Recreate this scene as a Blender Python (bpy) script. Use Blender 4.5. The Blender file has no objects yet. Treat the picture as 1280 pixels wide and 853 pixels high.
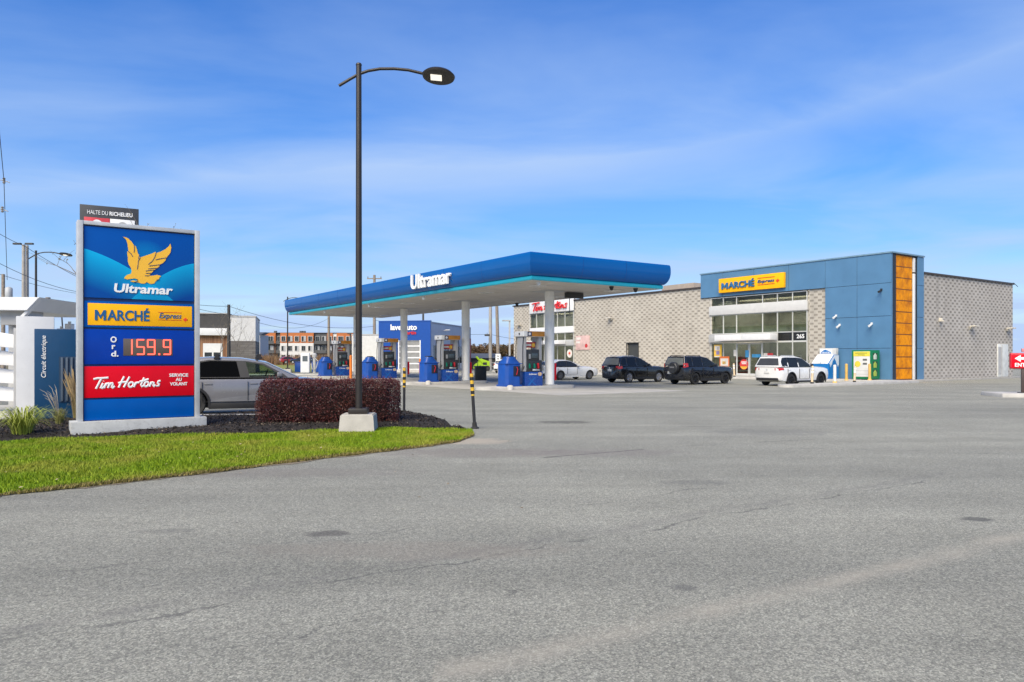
import bpy, bmesh, math, random
import numpy as np
from mathutils import Matrix, Vector, noise

scene = bpy.context.scene
COL = scene.collection
R = math.radians
random.seed(7)

# ------------------------------------------------------------------ camera
CAM_H, F, CX, HZ = 1.6, 935.0, 640.0, 447.0
cam_d = bpy.data.cameras.new('camera')
cam = bpy.data.objects.new('camera', cam_d)
COL.objects.link(cam)
cam.location = (0, 0, CAM_H)
cam.rotation_euler = (R(90), 0, 0)
cam_d.sensor_width = 36.0
cam_d.lens = F / 1280 * 36
cam_d.shift_y = (HZ - 426.5) / 1280
cam_d.clip_start, cam_d.clip_end = 0.1, 6000
scene.camera = cam

# ------------------------------------------------------------------ light
SUN_EL, SUN_AZ = R(43), R(202)       # azimuth measured from +Y towards +X
sd = Vector((math.sin(SUN_AZ) * math.cos(SUN_EL), math.cos(SUN_AZ) * math.cos(SUN_EL), math.sin(SUN_EL)))
sun_d = bpy.data.lights.new('sun', 'SUN')
sun = bpy.data.objects.new('sun', sun_d)
COL.objects.link(sun)
sun.rotation_euler = sd.to_track_quat('Z', 'Y').to_euler()
sun_d.energy = 3.45
sun_d.angle = R(48)
sun_d.color = (1.0, 0.895, 0.68)

world = bpy.data.worlds.new('World')
scene.world = world
world.use_nodes = True
wt = world.node_tree
wt.nodes.clear()
WN = wt.nodes.new
def wl(a, b): wt.links.new(a, b)
sky = WN('ShaderNodeTexSky'); sky.sky_type = 'NISHITA'; sky.sun_disc = False
sky.sun_elevation = SUN_EL; sky.sun_rotation = SUN_AZ
sky.air_density, sky.dust_density, sky.ozone_density = 1.0, 0.6, 1.6
hs = WN('ShaderNodeHueSaturation'); hs.inputs['Hue'].default_value = 0.518; hs.inputs['Value'].default_value = 0.98
hs.inputs['Saturation'].default_value = 2.25
wl(sky.outputs[0], hs.inputs['Color'])
# thin cirrus: noise laid out on a plane high above
tc = WN('ShaderNodeTexCoord'); sx = WN('ShaderNodeSeparateXYZ'); wl(tc.outputs['Generated'], sx.inputs[0])
def wmath(op, a, b=None, clamp=False):
    n = WN('ShaderNodeMath'); n.operation = op; n.use_clamp = clamp
    for i, v in enumerate((a, b)):
        if v is None: continue
        if isinstance(v, (int, float)): n.inputs[i].default_value = v
        else: wl(v, n.inputs[i])
    return n.outputs[0]
zz = wmath('ADD', wmath('MAXIMUM', sx.outputs['Z'], 0.0), 0.06)
cxy = WN('ShaderNodeCombineXYZ')
wl(wmath('DIVIDE', sx.outputs['X'], zz), cxy.inputs[0]); wl(wmath('DIVIDE', sx.outputs['Y'], zz), cxy.inputs[1])
mp = WN('ShaderNodeMapping'); wl(cxy.outputs[0], mp.inputs[0])
mp.inputs['Rotation'].default_value = (0, 0, R(-24)); mp.inputs['Scale'].default_value = (0.55, 0.85, 1)
mp.inputs['Location'].default_value = (0.35, 0.3, 0)
n1 = WN('ShaderNodeTexNoise'); wl(mp.outputs[0], n1.inputs['Vector'])
n1.inputs['Scale'].default_value = 1.1; n1.inputs['Detail'].default_value = 6; n1.inputs['Roughness'].default_value = 0.52
n1.inputs['Distortion'].default_value = 0.5
cr = WN('ShaderNodeValToRGB'); wl(n1.outputs[0], cr.inputs[0])
cr.color_ramp.elements[0].position = 0.36; cr.color_ramp.elements[0].color = (0, 0, 0, 1)
cr.color_ramp.elements[1].position = 0.78; cr.color_ramp.elements[1].color = (1, 1, 1, 1)
low = wmath('MULTIPLY', wmath('POWER', wmath('SUBTRACT', 1.0, wmath('MAXIMUM', sx.outputs['Z'], 0.0), True), 4.3), 1.0)
px_ = wmath('DIVIDE', sx.outputs['X'], zz); py_ = wmath('DIVIDE', sx.outputs['Y'], zz)
hk = wmath('MAXIMUM', wmath('ADD', px_, 0.2), 0.0)
dv = wmath('ABSOLUTE', wmath('ADD', wmath('SUBTRACT', wmath('SUBTRACT', py_, 3.3), wmath('MULTIPLY', wmath('MULTIPLY', hk, hk), -0.5)), wmath('MULTIPLY', wmath('SUBTRACT', n1.outputs[0], 0.5), 1.1)))
streak = wmath('MULTIPLY', wmath('POWER', wmath('SUBTRACT', 1.0, wmath('DIVIDE', dv, 0.75), True), 2.0), 0.24)
cf = wmath('ADD', wmath('ADD', wmath('MULTIPLY', cr.outputs[0], 0.46), streak), low, True)
mixc = WN('ShaderNodeMix'); mixc.data_type = 'RGBA'
wl(cf, mixc.inputs['Factor']); wl(hs.outputs[0], mixc.inputs['A']); mixc.inputs['B'].default_value = (2.75, 3.65, 5.25, 1)
bg = WN('ShaderNodeBackground'); bg.inputs['Strength'].default_value = 0.11
wl(mixc.outputs['Result'], bg.inputs[0])
wo = WN('ShaderNodeOutputWorld'); wl(bg.outputs[0], wo.inputs[0])

vs = scene.view_settings
vs.view_transform = 'Standard'; vs.look = 'None'; vs.exposure = 0.75; vs.gamma = 1.0; vs.use_curve_mapping = False
try:
    scene.cycles.max_bounces = 6; scene.cycles.use_denoising = True
except Exception: pass

# ------------------------------------------------------------------ places
def gp(px, py, z=0.0):
    """the point of height z seen at a photograph pixel"""
    d = (CAM_H - z) * F / (py - HZ)
    return Vector(((px - CX) / F * d, d, z))
def pp(px, py, d):
    """the point at distance d seen at a photograph pixel"""
    return Vector(((px - CX) / F * d, d, CAM_H + (HZ - py) / F * d))
AU = R(-55.5)                                   # store and canopy axis u
UV = Vector((math.cos(AU), math.sin(AU)))       # along the facade
VV = Vector((-math.sin(AU), math.cos(AU)))      # into the building
AV = R(34.5)                                    # things that face along u

# ------------------------------------------------------------------ materials
MATS = {}
def lin(c):
    return tuple(((x / 255) / 12.92 if x / 255 <= 0.04045 else ((x / 255 + 0.055) / 1.055) ** 2.4) for x in c)
class NT:
    def __init__(s, name):
        s.m = bpy.data.materials.new(name); s.m.use_nodes = True
        s.t = s.m.node_tree; s.t.nodes.clear()
        s.out = s.t.nodes.new('ShaderNodeOutputMaterial'); s.b = s.t.nodes.new('ShaderNodeBsdfPrincipled')
        s.l(s.b.outputs[0], s.out.inputs[0])
    def n(s, k): return s.t.nodes.new('ShaderNode' + k)
    def l(s, a, b): s.t.links.new(a, b)
    def math(s, op, a, b=None, c=None, clamp=False):
        n = s.n('Math'); n.operation = op; n.use_clamp = clamp
        for i, v in enumerate((a, b, c)):
            if v is None: continue
            if isinstance(v, (int, float)): n.inputs[i].default_value = v
            else: s.l(v, n.inputs[i])
        return n.outputs[0]
    def noise(s, scale, detail=4, vec=None, rough=0.55, dist=0.0):
        n = s.n('TexNoise'); n.inputs['Scale'].default_value = scale; n.inputs['Detail'].default_value = detail
        n.inputs['Roughness'].default_value = rough; n.inputs['Distortion'].default_value = dist
        if vec is not None: s.l(vec, n.inputs['Vector'])
        return n.outputs[0]
    def mix(s, f, a, b, mode='MIX'):
        n = s.n('Mix'); n.data_type = 'RGBA'; n.blend_type = mode
        for k, v in (('Factor', f), ('A', a), ('B', b)):
            if isinstance(v, (int, float)): n.inputs[k].default_value = v
            elif isinstance(v, tuple): n.inputs[k].default_value = v if len(v) == 4 else v + (1,)
            else: s.l(v, n.inputs[k])
        return n.outputs['Result']
    def ramp(s, f, p0, p1, c0=(0, 0, 0, 1), c1=(1, 1, 1, 1)):
        n = s.n('ValToRGB'); s.l(f, n.inputs[0]); e = n.color_ramp.elements
        e[0].position, e[1].position = p0, p1; e[0].color, e[1].color = c0, c1
        return n.outputs[0]
    def bump(s, h, strength=0.3, dist=0.01):
        n = s.n('Bump'); n.inputs['Strength'].default_value = strength; n.inputs['Distance'].default_value = dist
        s.l(h, n.inputs['Height']); s.l(n.outputs[0], s.b.inputs['Normal'])
    def pos(s): return s.n('NewGeometry').outputs['Position']
    def obj(s): return s.n('TexCoord').outputs['Object']
def mat(name, c, rough=0.5, metal=0.0, var=0.12, scale=3.0, coat=0.0, spec=0.5, emit=None, estr=1.0, bump=0.0, bscale=40.0, dirt=0.0):
    """plain paint, metal, plastic or concrete with uneven tone and gloss"""
    if name in MATS: return MATS[name]
    t = NT(name); b = t.b
    co = t.obj()
    c = tuple(c)
    nz = t.noise(scale, 5, co)
    dk = tuple(max(0, x * (1 - var)) for x in c); lt = tuple(min(1, x * (1 + var)) for x in c)
    colr = t.ramp(nz, 0.3, 0.7, dk + (1,), lt + (1,))
    if dirt:
        d2 = t.ramp(t.noise(scale * 4, 6, co, 0.65), 0.52, 0.75)
        colr = t.mix(t.math('MULTIPLY', d2, dirt), colr, (0.10, 0.085, 0.065, 1))
    t.l(colr, b.inputs['Base Color'])
    rr = t.n('MapRange'); t.l(t.noise(scale * 3, 4, co), rr.inputs[0])
    rr.inputs[3].default_value = max(0.02, rough - 0.07); rr.inputs[4].default_value = min(1, rough + 0.07)
    t.l(rr.outputs[0], b.inputs['Roughness'])
    b.inputs['Metallic'].default_value = metal
    b.inputs['Specular IOR Level'].default_value = spec
    b.inputs['Coat Weight'].default_value = coat; b.inputs['Coat Roughness'].default_value = 0.06
    if emit:
        b.inputs['Emission Color'].default_value = tuple(emit) + (1,); b.inputs['Emission Strength'].default_value = estr
    if bump: t.bump(t.noise(bscale, 4, co), bump)
    MATS[name] = t.m
    return t.m
def glass(name, tint, trans, rough=0.02, fres=1.35):
    """window pane: tinted see-through with a sky reflection"""
    if name in MATS: return MATS[name]
    t = NT(name); t.t.nodes.remove(t.b)
    tr = t.n('BsdfTransparent'); tr.inputs[0].default_value = tuple(tint) + (1,)
    df = t.n('BsdfDiffuse'); df.inputs[0].default_value = tuple(x * 0.06 for x in tint) + (1,)
    gl = t.n('BsdfGlossy'); gl.inputs[0].default_value = (1, 1, 1, 1); gl.inputs['Roughness'].default_value = rough
    m1 = t.n('MixShader'); t.l(t.math('MAXIMUM', t.n('NewGeometry').outputs['Backfacing'], trans), m1.inputs[0]); t.l(df.outputs[0], m1.inputs[1]); t.l(tr.outputs[0], m1.inputs[2])
    fr = t.n('Fresnel'); fr.inputs[0].default_value = fres
    bf = t.n('NewGeometry').outputs['Backfacing']; m2 = t.n('MixShader'); t.l(t.math('MULTIPLY', fr.outputs[0], t.math('SUBTRACT', 1.0, bf)), m2.inputs[0]); t.l(m1.outputs[0], m2.inputs[1]); t.l(gl.outputs[0], m2.inputs[2])
    t.l(m2.outputs[0], t.out.inputs[0])
    MATS[name] = t.m
    return t.m

def block_mat(name, lightc, darkc, axis):
    """split face block laid with a darker stretcher in every second place"""
    t = NT(name); o = t.obj(); s = t.n('SeparateXYZ'); t.l(o, s.inputs[0])
    u = s.outputs[axis]; z = s.outputs[2]
    CH, BL = 0.205, 0.315
    zc = t.math('DIVIDE', z, CH); row = t.math('FLOOR', zc); zf = t.math('FRACT', zc)
    uc = t.math('ADD', t.math('DIVIDE', u, BL * 2), t.math('MULTIPLY', row, 0.5))
    uf = t.math('FRACT', t.math('ADD', uc, 100.0))
    ub = t.math('FRACT', t.math('MULTIPLY', uf, 2.0))
    isd = t.math('LESS_THAN', uf, 0.5)
    def band(x, lo, hi): return t.math('MULTIPLY', t.math('GREATER_THAN', x, lo), t.math('LESS_THAN', x, hi))
    ind = t.math('MULTIPLY', t.math('MULTIPLY', isd, band(zf, 0.17, 0.80)), band(ub, 0.04, 0.96))
    mort = t.math('SUBTRACT', 1.0, t.math('MULTIPLY', band(zf, 0.04, 0.96), band(ub, 0.02, 0.98)))
    wn = t.n('TexWhiteNoise'); wn.noise_dimensions = '2D'
    cv = t.n('CombineXYZ'); t.l(t.math('FLOOR', t.math('MULTIPLY', t.math('ADD', uc, 100.0), 2.0)), cv.inputs[0]); t.l(row, cv.inputs[1]); t.l(cv.outputs[0], wn.inputs['Vector'])
    lv = t.mix(wn.outputs[0], tuple(x * 0.94 for x in lightc), tuple(min(1, x * 1.05) for x in lightc))
    dv = t.mix(wn.outputs[0], tuple(x * 0.86 for x in darkc), tuple(x * 1.16 for x in darkc))
    c = t.mix(ind, lv, dv)
    c = t.mix(t.math('MULTIPLY', mort, 0.5), c, tuple(x * 0.8 for x in lightc))
    big = t.noise(0.35, 5, o)
    c = t.mix(0.45, c, t.ramp(big, 0.3, 0.7, (0.7, 0.68, 0.66, 1), (1.0, 1.0, 1.0, 1)), 'MULTIPLY')
    sm = t.n('Mapping'); t.l(o, sm.inputs[0]); sm.inputs['Scale'].default_value = (1.6, 1.6, .10)
    run = t.math('MULTIPLY', t.ramp(t.noise(1.0, 5, sm.outputs[0], .6), .54, .74), t.math('MULTIPLY', t.math('GREATER_THAN', t.noise(.5, 3, o), .45), .4))
    c = t.mix(run, c, (0.20, 0.185, 0.16, 1))
    fine = t.noise(28, 3, o)
    c = t.mix(0.3, c, t.ramp(fine, 0.25, 0.75, (0.6, 0.6, 0.6, 1), (1.1, 1.1, 1.1, 1)), 'MULTIPLY')
    t.l(c, t.b.inputs['Base Color']); t.b.inputs['Roughness'].default_value = 0.88
    t.bump(fine, 0.5, 0.015)
    return t.m

# ------------------------------------------------------------------ mesh building
class MB:
    def __init__(s): s.bm = bmesh.new()
    def _tag(s, faces, mi):
        for f in faces: f.material_index = mi
    def box(s, x0, x1, y0, y1, z0, z1, bev=0.0, mi=0, seg=2, M=None):
        vs_ = [s.bm.verts.new(v) for v in ((x0, y0, z0), (x1, y0, z0), (x1, y1, z0), (x0, y1, z0), (x0, y0, z1), (x1, y0, z1), (x1, y1, z1), (x0, y1, z1))]
        fs = [s.bm.faces.new([vs_[i] for i in q]) for q in ((3, 2, 1, 0), (4, 5, 6, 7), (0, 1, 5, 4), (1, 2, 6, 5), (2, 3, 7, 6), (3, 0, 4, 7))]
        s._tag(fs, mi)
        if M is not None: bmesh.ops.transform(s.bm, matrix=M, verts=vs_)
        if bev: bmesh.ops.bevel(s.bm, geom=list({e for f in fs for e in f.edges}), offset=bev, segments=seg, affect='EDGES', profile=0.6)
        return s
    def ring(s, c, ax, r, n, ph=0.0):
        ax = Vector(ax).normalized(); a = ax.orthogonal().normalized(); b = ax.cross(a)
        return [s.bm.verts.new(Vector(c) + a * (r * math.cos(ph + 2 * math.pi * i / n)) + b * (r * math.sin(ph + 2 * math.pi * i / n))) for i in range(n)]
    def cyl(s, p0, p1, r0, r1=None, n=16, mi=0, caps=True):
        r1 = r0 if r1 is None else r1
        ax = Vector(p1) - Vector(p0); A = s.ring(p0, ax, r0, n); B = s.ring(p1, ax, r1, n)
        fs = [s.bm.faces.new((A[i], A[(i + 1) % n], B[(i + 1) % n], B[i])) for i in range(n)]
        if caps: fs += [s.bm.faces.new(A[::-1]), s.bm.faces.new(B)]
        s._tag(fs, mi); return s
    def tube(s, pts, r, n=8, mi=0):
        pts = [Vector(p) for p in pts]; m = len(pts)
        rs = r if isinstance(r, (list, tuple)) else [r] * m
        prev = None; rings = []
        for i, p in enumerate(pts):
            d = (pts[min(i + 1, m - 1)] - pts[max(i - 1, 0)]).normalized()
            a = d.orthogonal().normalized() if prev is None else (prev - d * prev.dot(d)).normalized()
            prev = a; b = d.cross(a)
            rings.append([s.bm.verts.new(p + a * (rs[i] * math.cos(2 * math.pi * k / n)) + b * (rs[i] * math.sin(2 * math.pi * k / n))) for k in range(n)])
        fs = []
        for A, B in zip(rings, rings[1:]): fs += [s.bm.faces.new((A[k], A[(k + 1) % n], B[(k + 1) % n], B[k])) for k in range(n)]
        fs += [s.bm.faces.new(rings[0][::-1]), s.bm.faces.new(rings[-1])]
        s._tag(fs, mi); return s
    def prism(s, pts, ext, mi=0, bev=0.0):
        ext = Vector(ext); A = [s.bm.verts.new(p) for p in pts]; B = [s.bm.verts.new(Vector(p) + ext) for p in pts]; n = len(A)
        fs = [s.bm.faces.new(A[::-1]), s.bm.faces.new(B)] + [s.bm.faces.new((A[i], A[(i + 1) % n], B[(i + 1) % n], B[i])) for i in range(n)]
        s._tag(fs, mi)
        if bev: bmesh.ops.bevel(s.bm, geom=list({e for f in fs for e in f.edges}), offset=bev, segments=2, affect='EDGES')
        return s
    def face(s, pts, mi=0):
        f = s.bm.faces.new([s.bm.verts.new(p) for p in pts]); f.material_index = mi; return s
    def lathe(s, prof, c, ax=(0, 0, 1), n=24, mi=0):
        """prof: list of (radius, height along ax)"""
        ax = Vector(ax).normalized(); rings = [s.ring(Vector(c) + ax * h, ax, max(r, 1e-4), n) for r, h in prof]; fs = []
        for A, B in zip(rings, rings[1:]): fs += [s.bm.faces.new((A[k], A[(k + 1) % n], B[(k + 1) % n], B[k])) for k in range(n)]
        fs += [s.bm.faces.new(rings[0][::-1]), s.bm.faces.new(rings[-1])]
        s._tag(fs, mi); return s
    def xform(s, M): bmesh.ops.transform(s.bm, matrix=M, verts=s.bm.verts); return s
    def build(s, name, m, parent=None, smooth=40, loc=None, rotz=0.0):
        bmesh.ops.recalc_face_normals(s.bm, faces=s.bm.faces)
        big = [f for f in s.bm.faces if len(f.verts) > 4]
        if big: bmesh.ops.triangulate(s.bm, faces=big)
        me = bpy.data.meshes.new(name); s.bm.to_mesh(me); s.bm.free()
        for x in (m if isinstance(m, (list, tuple)) else [m]): me.materials.append(x)
        return link(name, me, parent, smooth, loc, rotz)
def link(name, me, parent=None, smooth=40, loc=None, rotz=0.0):
    if smooth and len(me.polygons):
        me.polygons.foreach_set('use_smooth', [True] * len(me.polygons))
        me.set_sharp_from_angle(angle=R(smooth))
    o = bpy.data.objects.new(name, me); COL.objects.link(o)
    if parent is not None: o.parent = parent
    if loc is not None: o.location = loc
    o.rotation_euler = (0, 0, rotz)
    return o
def tag(o, label=None, cat=None, group=None, kind=None):
    for k, v in (('label', label), ('category', cat), ('group', group), ('kind', kind)):
        if v: o[k] = v
    return o
def thing(name, label, cat, loc=(0, 0, 0), rotz=0.0, group=None):
    o = bpy.data.objects.new(name, None); COL.objects.link(o); o.empty_display_size = 0.2
    o.location = loc; o.rotation_euler = (0, 0, rotz)
    return tag(o, label, cat, group)
def dup(o, loc=None, rotz=None, label=None, parent=None):
    c = o.copy(); COL.objects.link(c)
    if parent is not None: c.parent = parent
    for ch in list(o.children): dup(ch, parent=c)
    if loc is not None: c.location = loc
    if rotz is not None: c.rotation_euler = (0, 0, rotz)
    if label: c['label'] = label
    return c
def mesh_np(name, verts, faces_flat, nper, m, parent=None, attr=None):
    """many small faces at once"""
    me = bpy.data.meshes.new(name); nv = len(verts); nf = len(faces_flat) // nper
    me.vertices.add(nv); me.vertices.foreach_set('co', np.asarray(verts, np.float32).ravel())
    me.loops.add(nf * nper); me.loops.foreach_set('vertex_index', np.asarray(faces_flat, np.int32))
    me.polygons.add(nf); me.polygons.foreach_set('loop_start', np.arange(0, nf * nper, nper, dtype=np.int32))
    if attr is not None:
        a = me.attributes.new('tone', 'FLOAT', 'POINT'); a.data.foreach_set('value', np.asarray(attr, np.float32))
    me.update(); me.validate()
    for x in (m if isinstance(m, (list, tuple)) else [m]): me.materials.append(x)
    return link(name, me, parent, 0)

def text_mesh(body, bold=0.0, shear=0.0, ext=0.01, space=1.0):
    cu = bpy.data.curves.new('t', 'FONT'); cu.body = body; cu.size = 1.0
    cu.offset = bold; cu.shear = shear; cu.extrude = ext; cu.space_character = space; cu.resolution_u = 3
    cu.align_x = 'LEFT'
    o = bpy.data.objects.new('t', cu); COL.objects.link(o)
    bpy.context.view_layer.update()
    me = bpy.data.meshes.new_from_object(o.evaluated_get(bpy.context.evaluated_depsgraph_get()))
    bpy.data.objects.remove(o); bpy.data.curves.remove(cu)
    me.materials.clear()
    return me
def lettering(name, body, m, parent, c, w, h, depth=0.015, bold=0.0, shear=0.0, rot90=False, M=None, space=1.0, label=None):
    """flat cut letters facing -Y, fitted into w by h round the centre c"""
    if body.startswith('M') and bold:                    # the heavy capital M is drawn by hand
        o = lettering(name, body[1:], m, parent, (c[0] + w * .11, c[1], c[2]), w * .78, h, depth, bold, shear, rot90, M, space, label)
        mw, mh, s_, x0, z0 = w * .20, h * .765, w * .047, c[0] - w * .5, c[2] - h * .5
        b = MB(); b.prism([(x0 + x, c[1] - depth / 2, z0 + z) for x, z in ((0, 0), (s_, 0), (s_, mh * .58), (mw / 2, mh * .12), (mw - s_, mh * .58), (mw - s_, 0), (mw, 0), (mw, mh), (mw - s_ * .95, mh), (mw / 2, mh * .45), (s_ * .95, mh), (0, mh))], (0, depth, 0))
        b.build(name, m, parent, 30)
        return o
    me = text_mesh(body, bold, shear, 0.01, space)
    co = np.zeros(len(me.vertices) * 3, np.float32); me.vertices.foreach_get('co', co); co = co.reshape(-1, 3)
    lo, hi = co.min(0), co.max(0); q = (co - (lo + hi) / 2) / np.maximum(hi - lo, 1e-6)
    if rot90: q = np.stack([-q[:, 1], q[:, 0], q[:, 2]], 1)
    out = np.stack([q[:, 0] * w, -q[:, 2] * depth, q[:, 1] * h], 1)
    if M is not None: out = np.array([M @ Vector(v) for v in out])
    out = out + np.asarray(c, np.float32)
    me.vertices.foreach_set('co', out.astype(np.float32).ravel()); me.update(); me.name = name
    me.materials.append(m)
    o = link(name, me, parent, 30)
    if label: o['label'] = label
    return o
def ellip(cx, cz, rx, rz, n=14, sl=0.0, a0=0, a1=360):
    return [(cx + rx * math.cos(R(a0 + (a1 - a0) * i / n)) + sl * rz * math.sin(R(a0 + (a1 - a0) * i / n)), cz + rz * math.sin(R(a0 + (a1 - a0) * i / n))) for i in range(n + 1)]
SCRIPT_WORD = [  # hand lettering, pixel units, y down
    [(118, 160), (160, 150), (210, 150), (282, 145)], [(208, 150), (180, 200), (146, 262)],
    [(224, 202), (196, 256), (214, 258), (240, 236)], [(232, 180), (230, 184)],
    [(258, 204), (236, 257)], [(246, 232), (268, 208), (288, 204), (294, 214), (278, 256)], [(286, 234), (310, 206), (330, 204), (334, 214), (318, 250), (328, 258), (354, 238)],
    [(460, 134), (430, 190), (398, 254)], [(522, 138), (490, 195), (456, 252)], [(392, 206), (430, 196), (500, 194)],
    [(537 + 27 * math.cos(a / 10 * 6.2832) + 6 * math.sin(a / 10 * 6.2832), 224 - 27 * math.sin(a / 10 * 6.2832)) for a in range(11)],
    [(594, 198), (572, 252)], [(582, 228), (602, 204), (634, 202)],
    [(690, 150), (652, 232), (660, 250), (690, 234)], [(636, 192), (708, 182)],
    [(717 + 25 * math.cos(a / 10 * 6.2832) + 6 * math.sin(a / 10 * 6.2832), 222 - 26 * math.sin(a / 10 * 6.2832)) for a in range(11)], [(694, 178), (742, 168)],
    [(776, 198), (752, 250)], [(762, 226), (786, 200), (806, 204), (794, 240), (802, 250), (824, 232)],
    [(882, 188), (856, 192), (846, 208), (868, 224), (862, 242), (832, 244)]]
def script_word(name, m, parent, c, w, h, rad, depth=0.02):
    b = MB(); sx_, sz_ = w / 765.0, h / 130.0
    for st in SCRIPT_WORD:
        b.tube([((x - 500) * sx_, 0, (198 - y) * sz_) for x, y in st], rad, 8)
    b.xform(Matrix.Diagonal((1, depth / (2 * rad), 1, 1))); b.xform(Matrix.Translation(c))
    return b.build(name, m, parent, 50)
# ------------------------------------------------------------------ common finishes
WHITE = mat('white_paint', (0.72, 0.72, 0.71), 0.45, var=0.06, dirt=0.12)
ALU = mat('silver_metal', (0.56, 0.57, 0.58), 0.38, metal=0.25, var=0.06)
GREYP = mat('grey_paint', (0.42, 0.42, 0.41), 0.5, var=0.1, dirt=0.15)
DARK = mat('dark_metal', (0.035, 0.034, 0.032), 0.5, var=0.2)
BLACK = mat('black_plastic', (0.018, 0.018, 0.02), 0.5, var=0.2)
RUBBER = mat('rubber', (0.022, 0.022, 0.022), 0.8, var=0.25)
BLUE = mat('company_blue', (0.005, 0.055, 0.29), 0.28, var=0.08, coat=0.3)
SBLUE = mat('sign_blue', (0.0, 0.08, 0.35), 0.25, var=0.05, spec=0.15)
DBLUE = mat('price_blue', (0.002, 0.04, 0.32), 0.2, var=0.08, spec=0.2)
TEAL = mat('teal_band', (0.01, 0.35, 0.47), 0.3, var=0.05)
YEL = mat('sign_yellow', (0.95, 0.46, 0.008), 0.35, var=0.04, spec=0.2)
RED = mat('sign_red', (0.68, 0.002, 0.014), 0.3, var=0.05, spec=0.2)
CONC = mat('concrete', (0.36, 0.345, 0.315), 0.85, var=0.16, scale=2.2, dirt=0.25, bump=0.25)
CONCL = mat('pale_concrete', (0.47, 0.455, 0.42), 0.85, var=0.14, scale=2.5, dirt=0.3, bump=0.3)
LETW = mat('letter_white', (0.82, 0.82, 0.8), 0.4, var=0.03)
LBLUE = mat('letter_blue', (0.008, 0.10, 0.27), 0.4, var=0.05)
LRED = mat('letter_red', (0.62, 0.02, 0.02), 0.4, var=0.08)
ORG = mat('orange_paint', (0.75, 0.2, 0.02), 0.5, var=0.12, dirt=0.2)
CREAM = mat('faded_yellow', (0.72, 0.52, 0.26), 0.6, var=0.12, dirt=0.25)
WOODP = mat('pole_wood', (0.24, 0.2, 0.16), 0.85, var=0.25, scale=6, bump=0.3)
GLASS_D = glass('dark_glass', (0.62, 0.66, 0.60), 0.9, 0.01, 1.45)
GLASS_C = mat('car_glass', (0.02, 0.023, 0.024), 0.06, var=0.1, spec=0.6)

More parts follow.
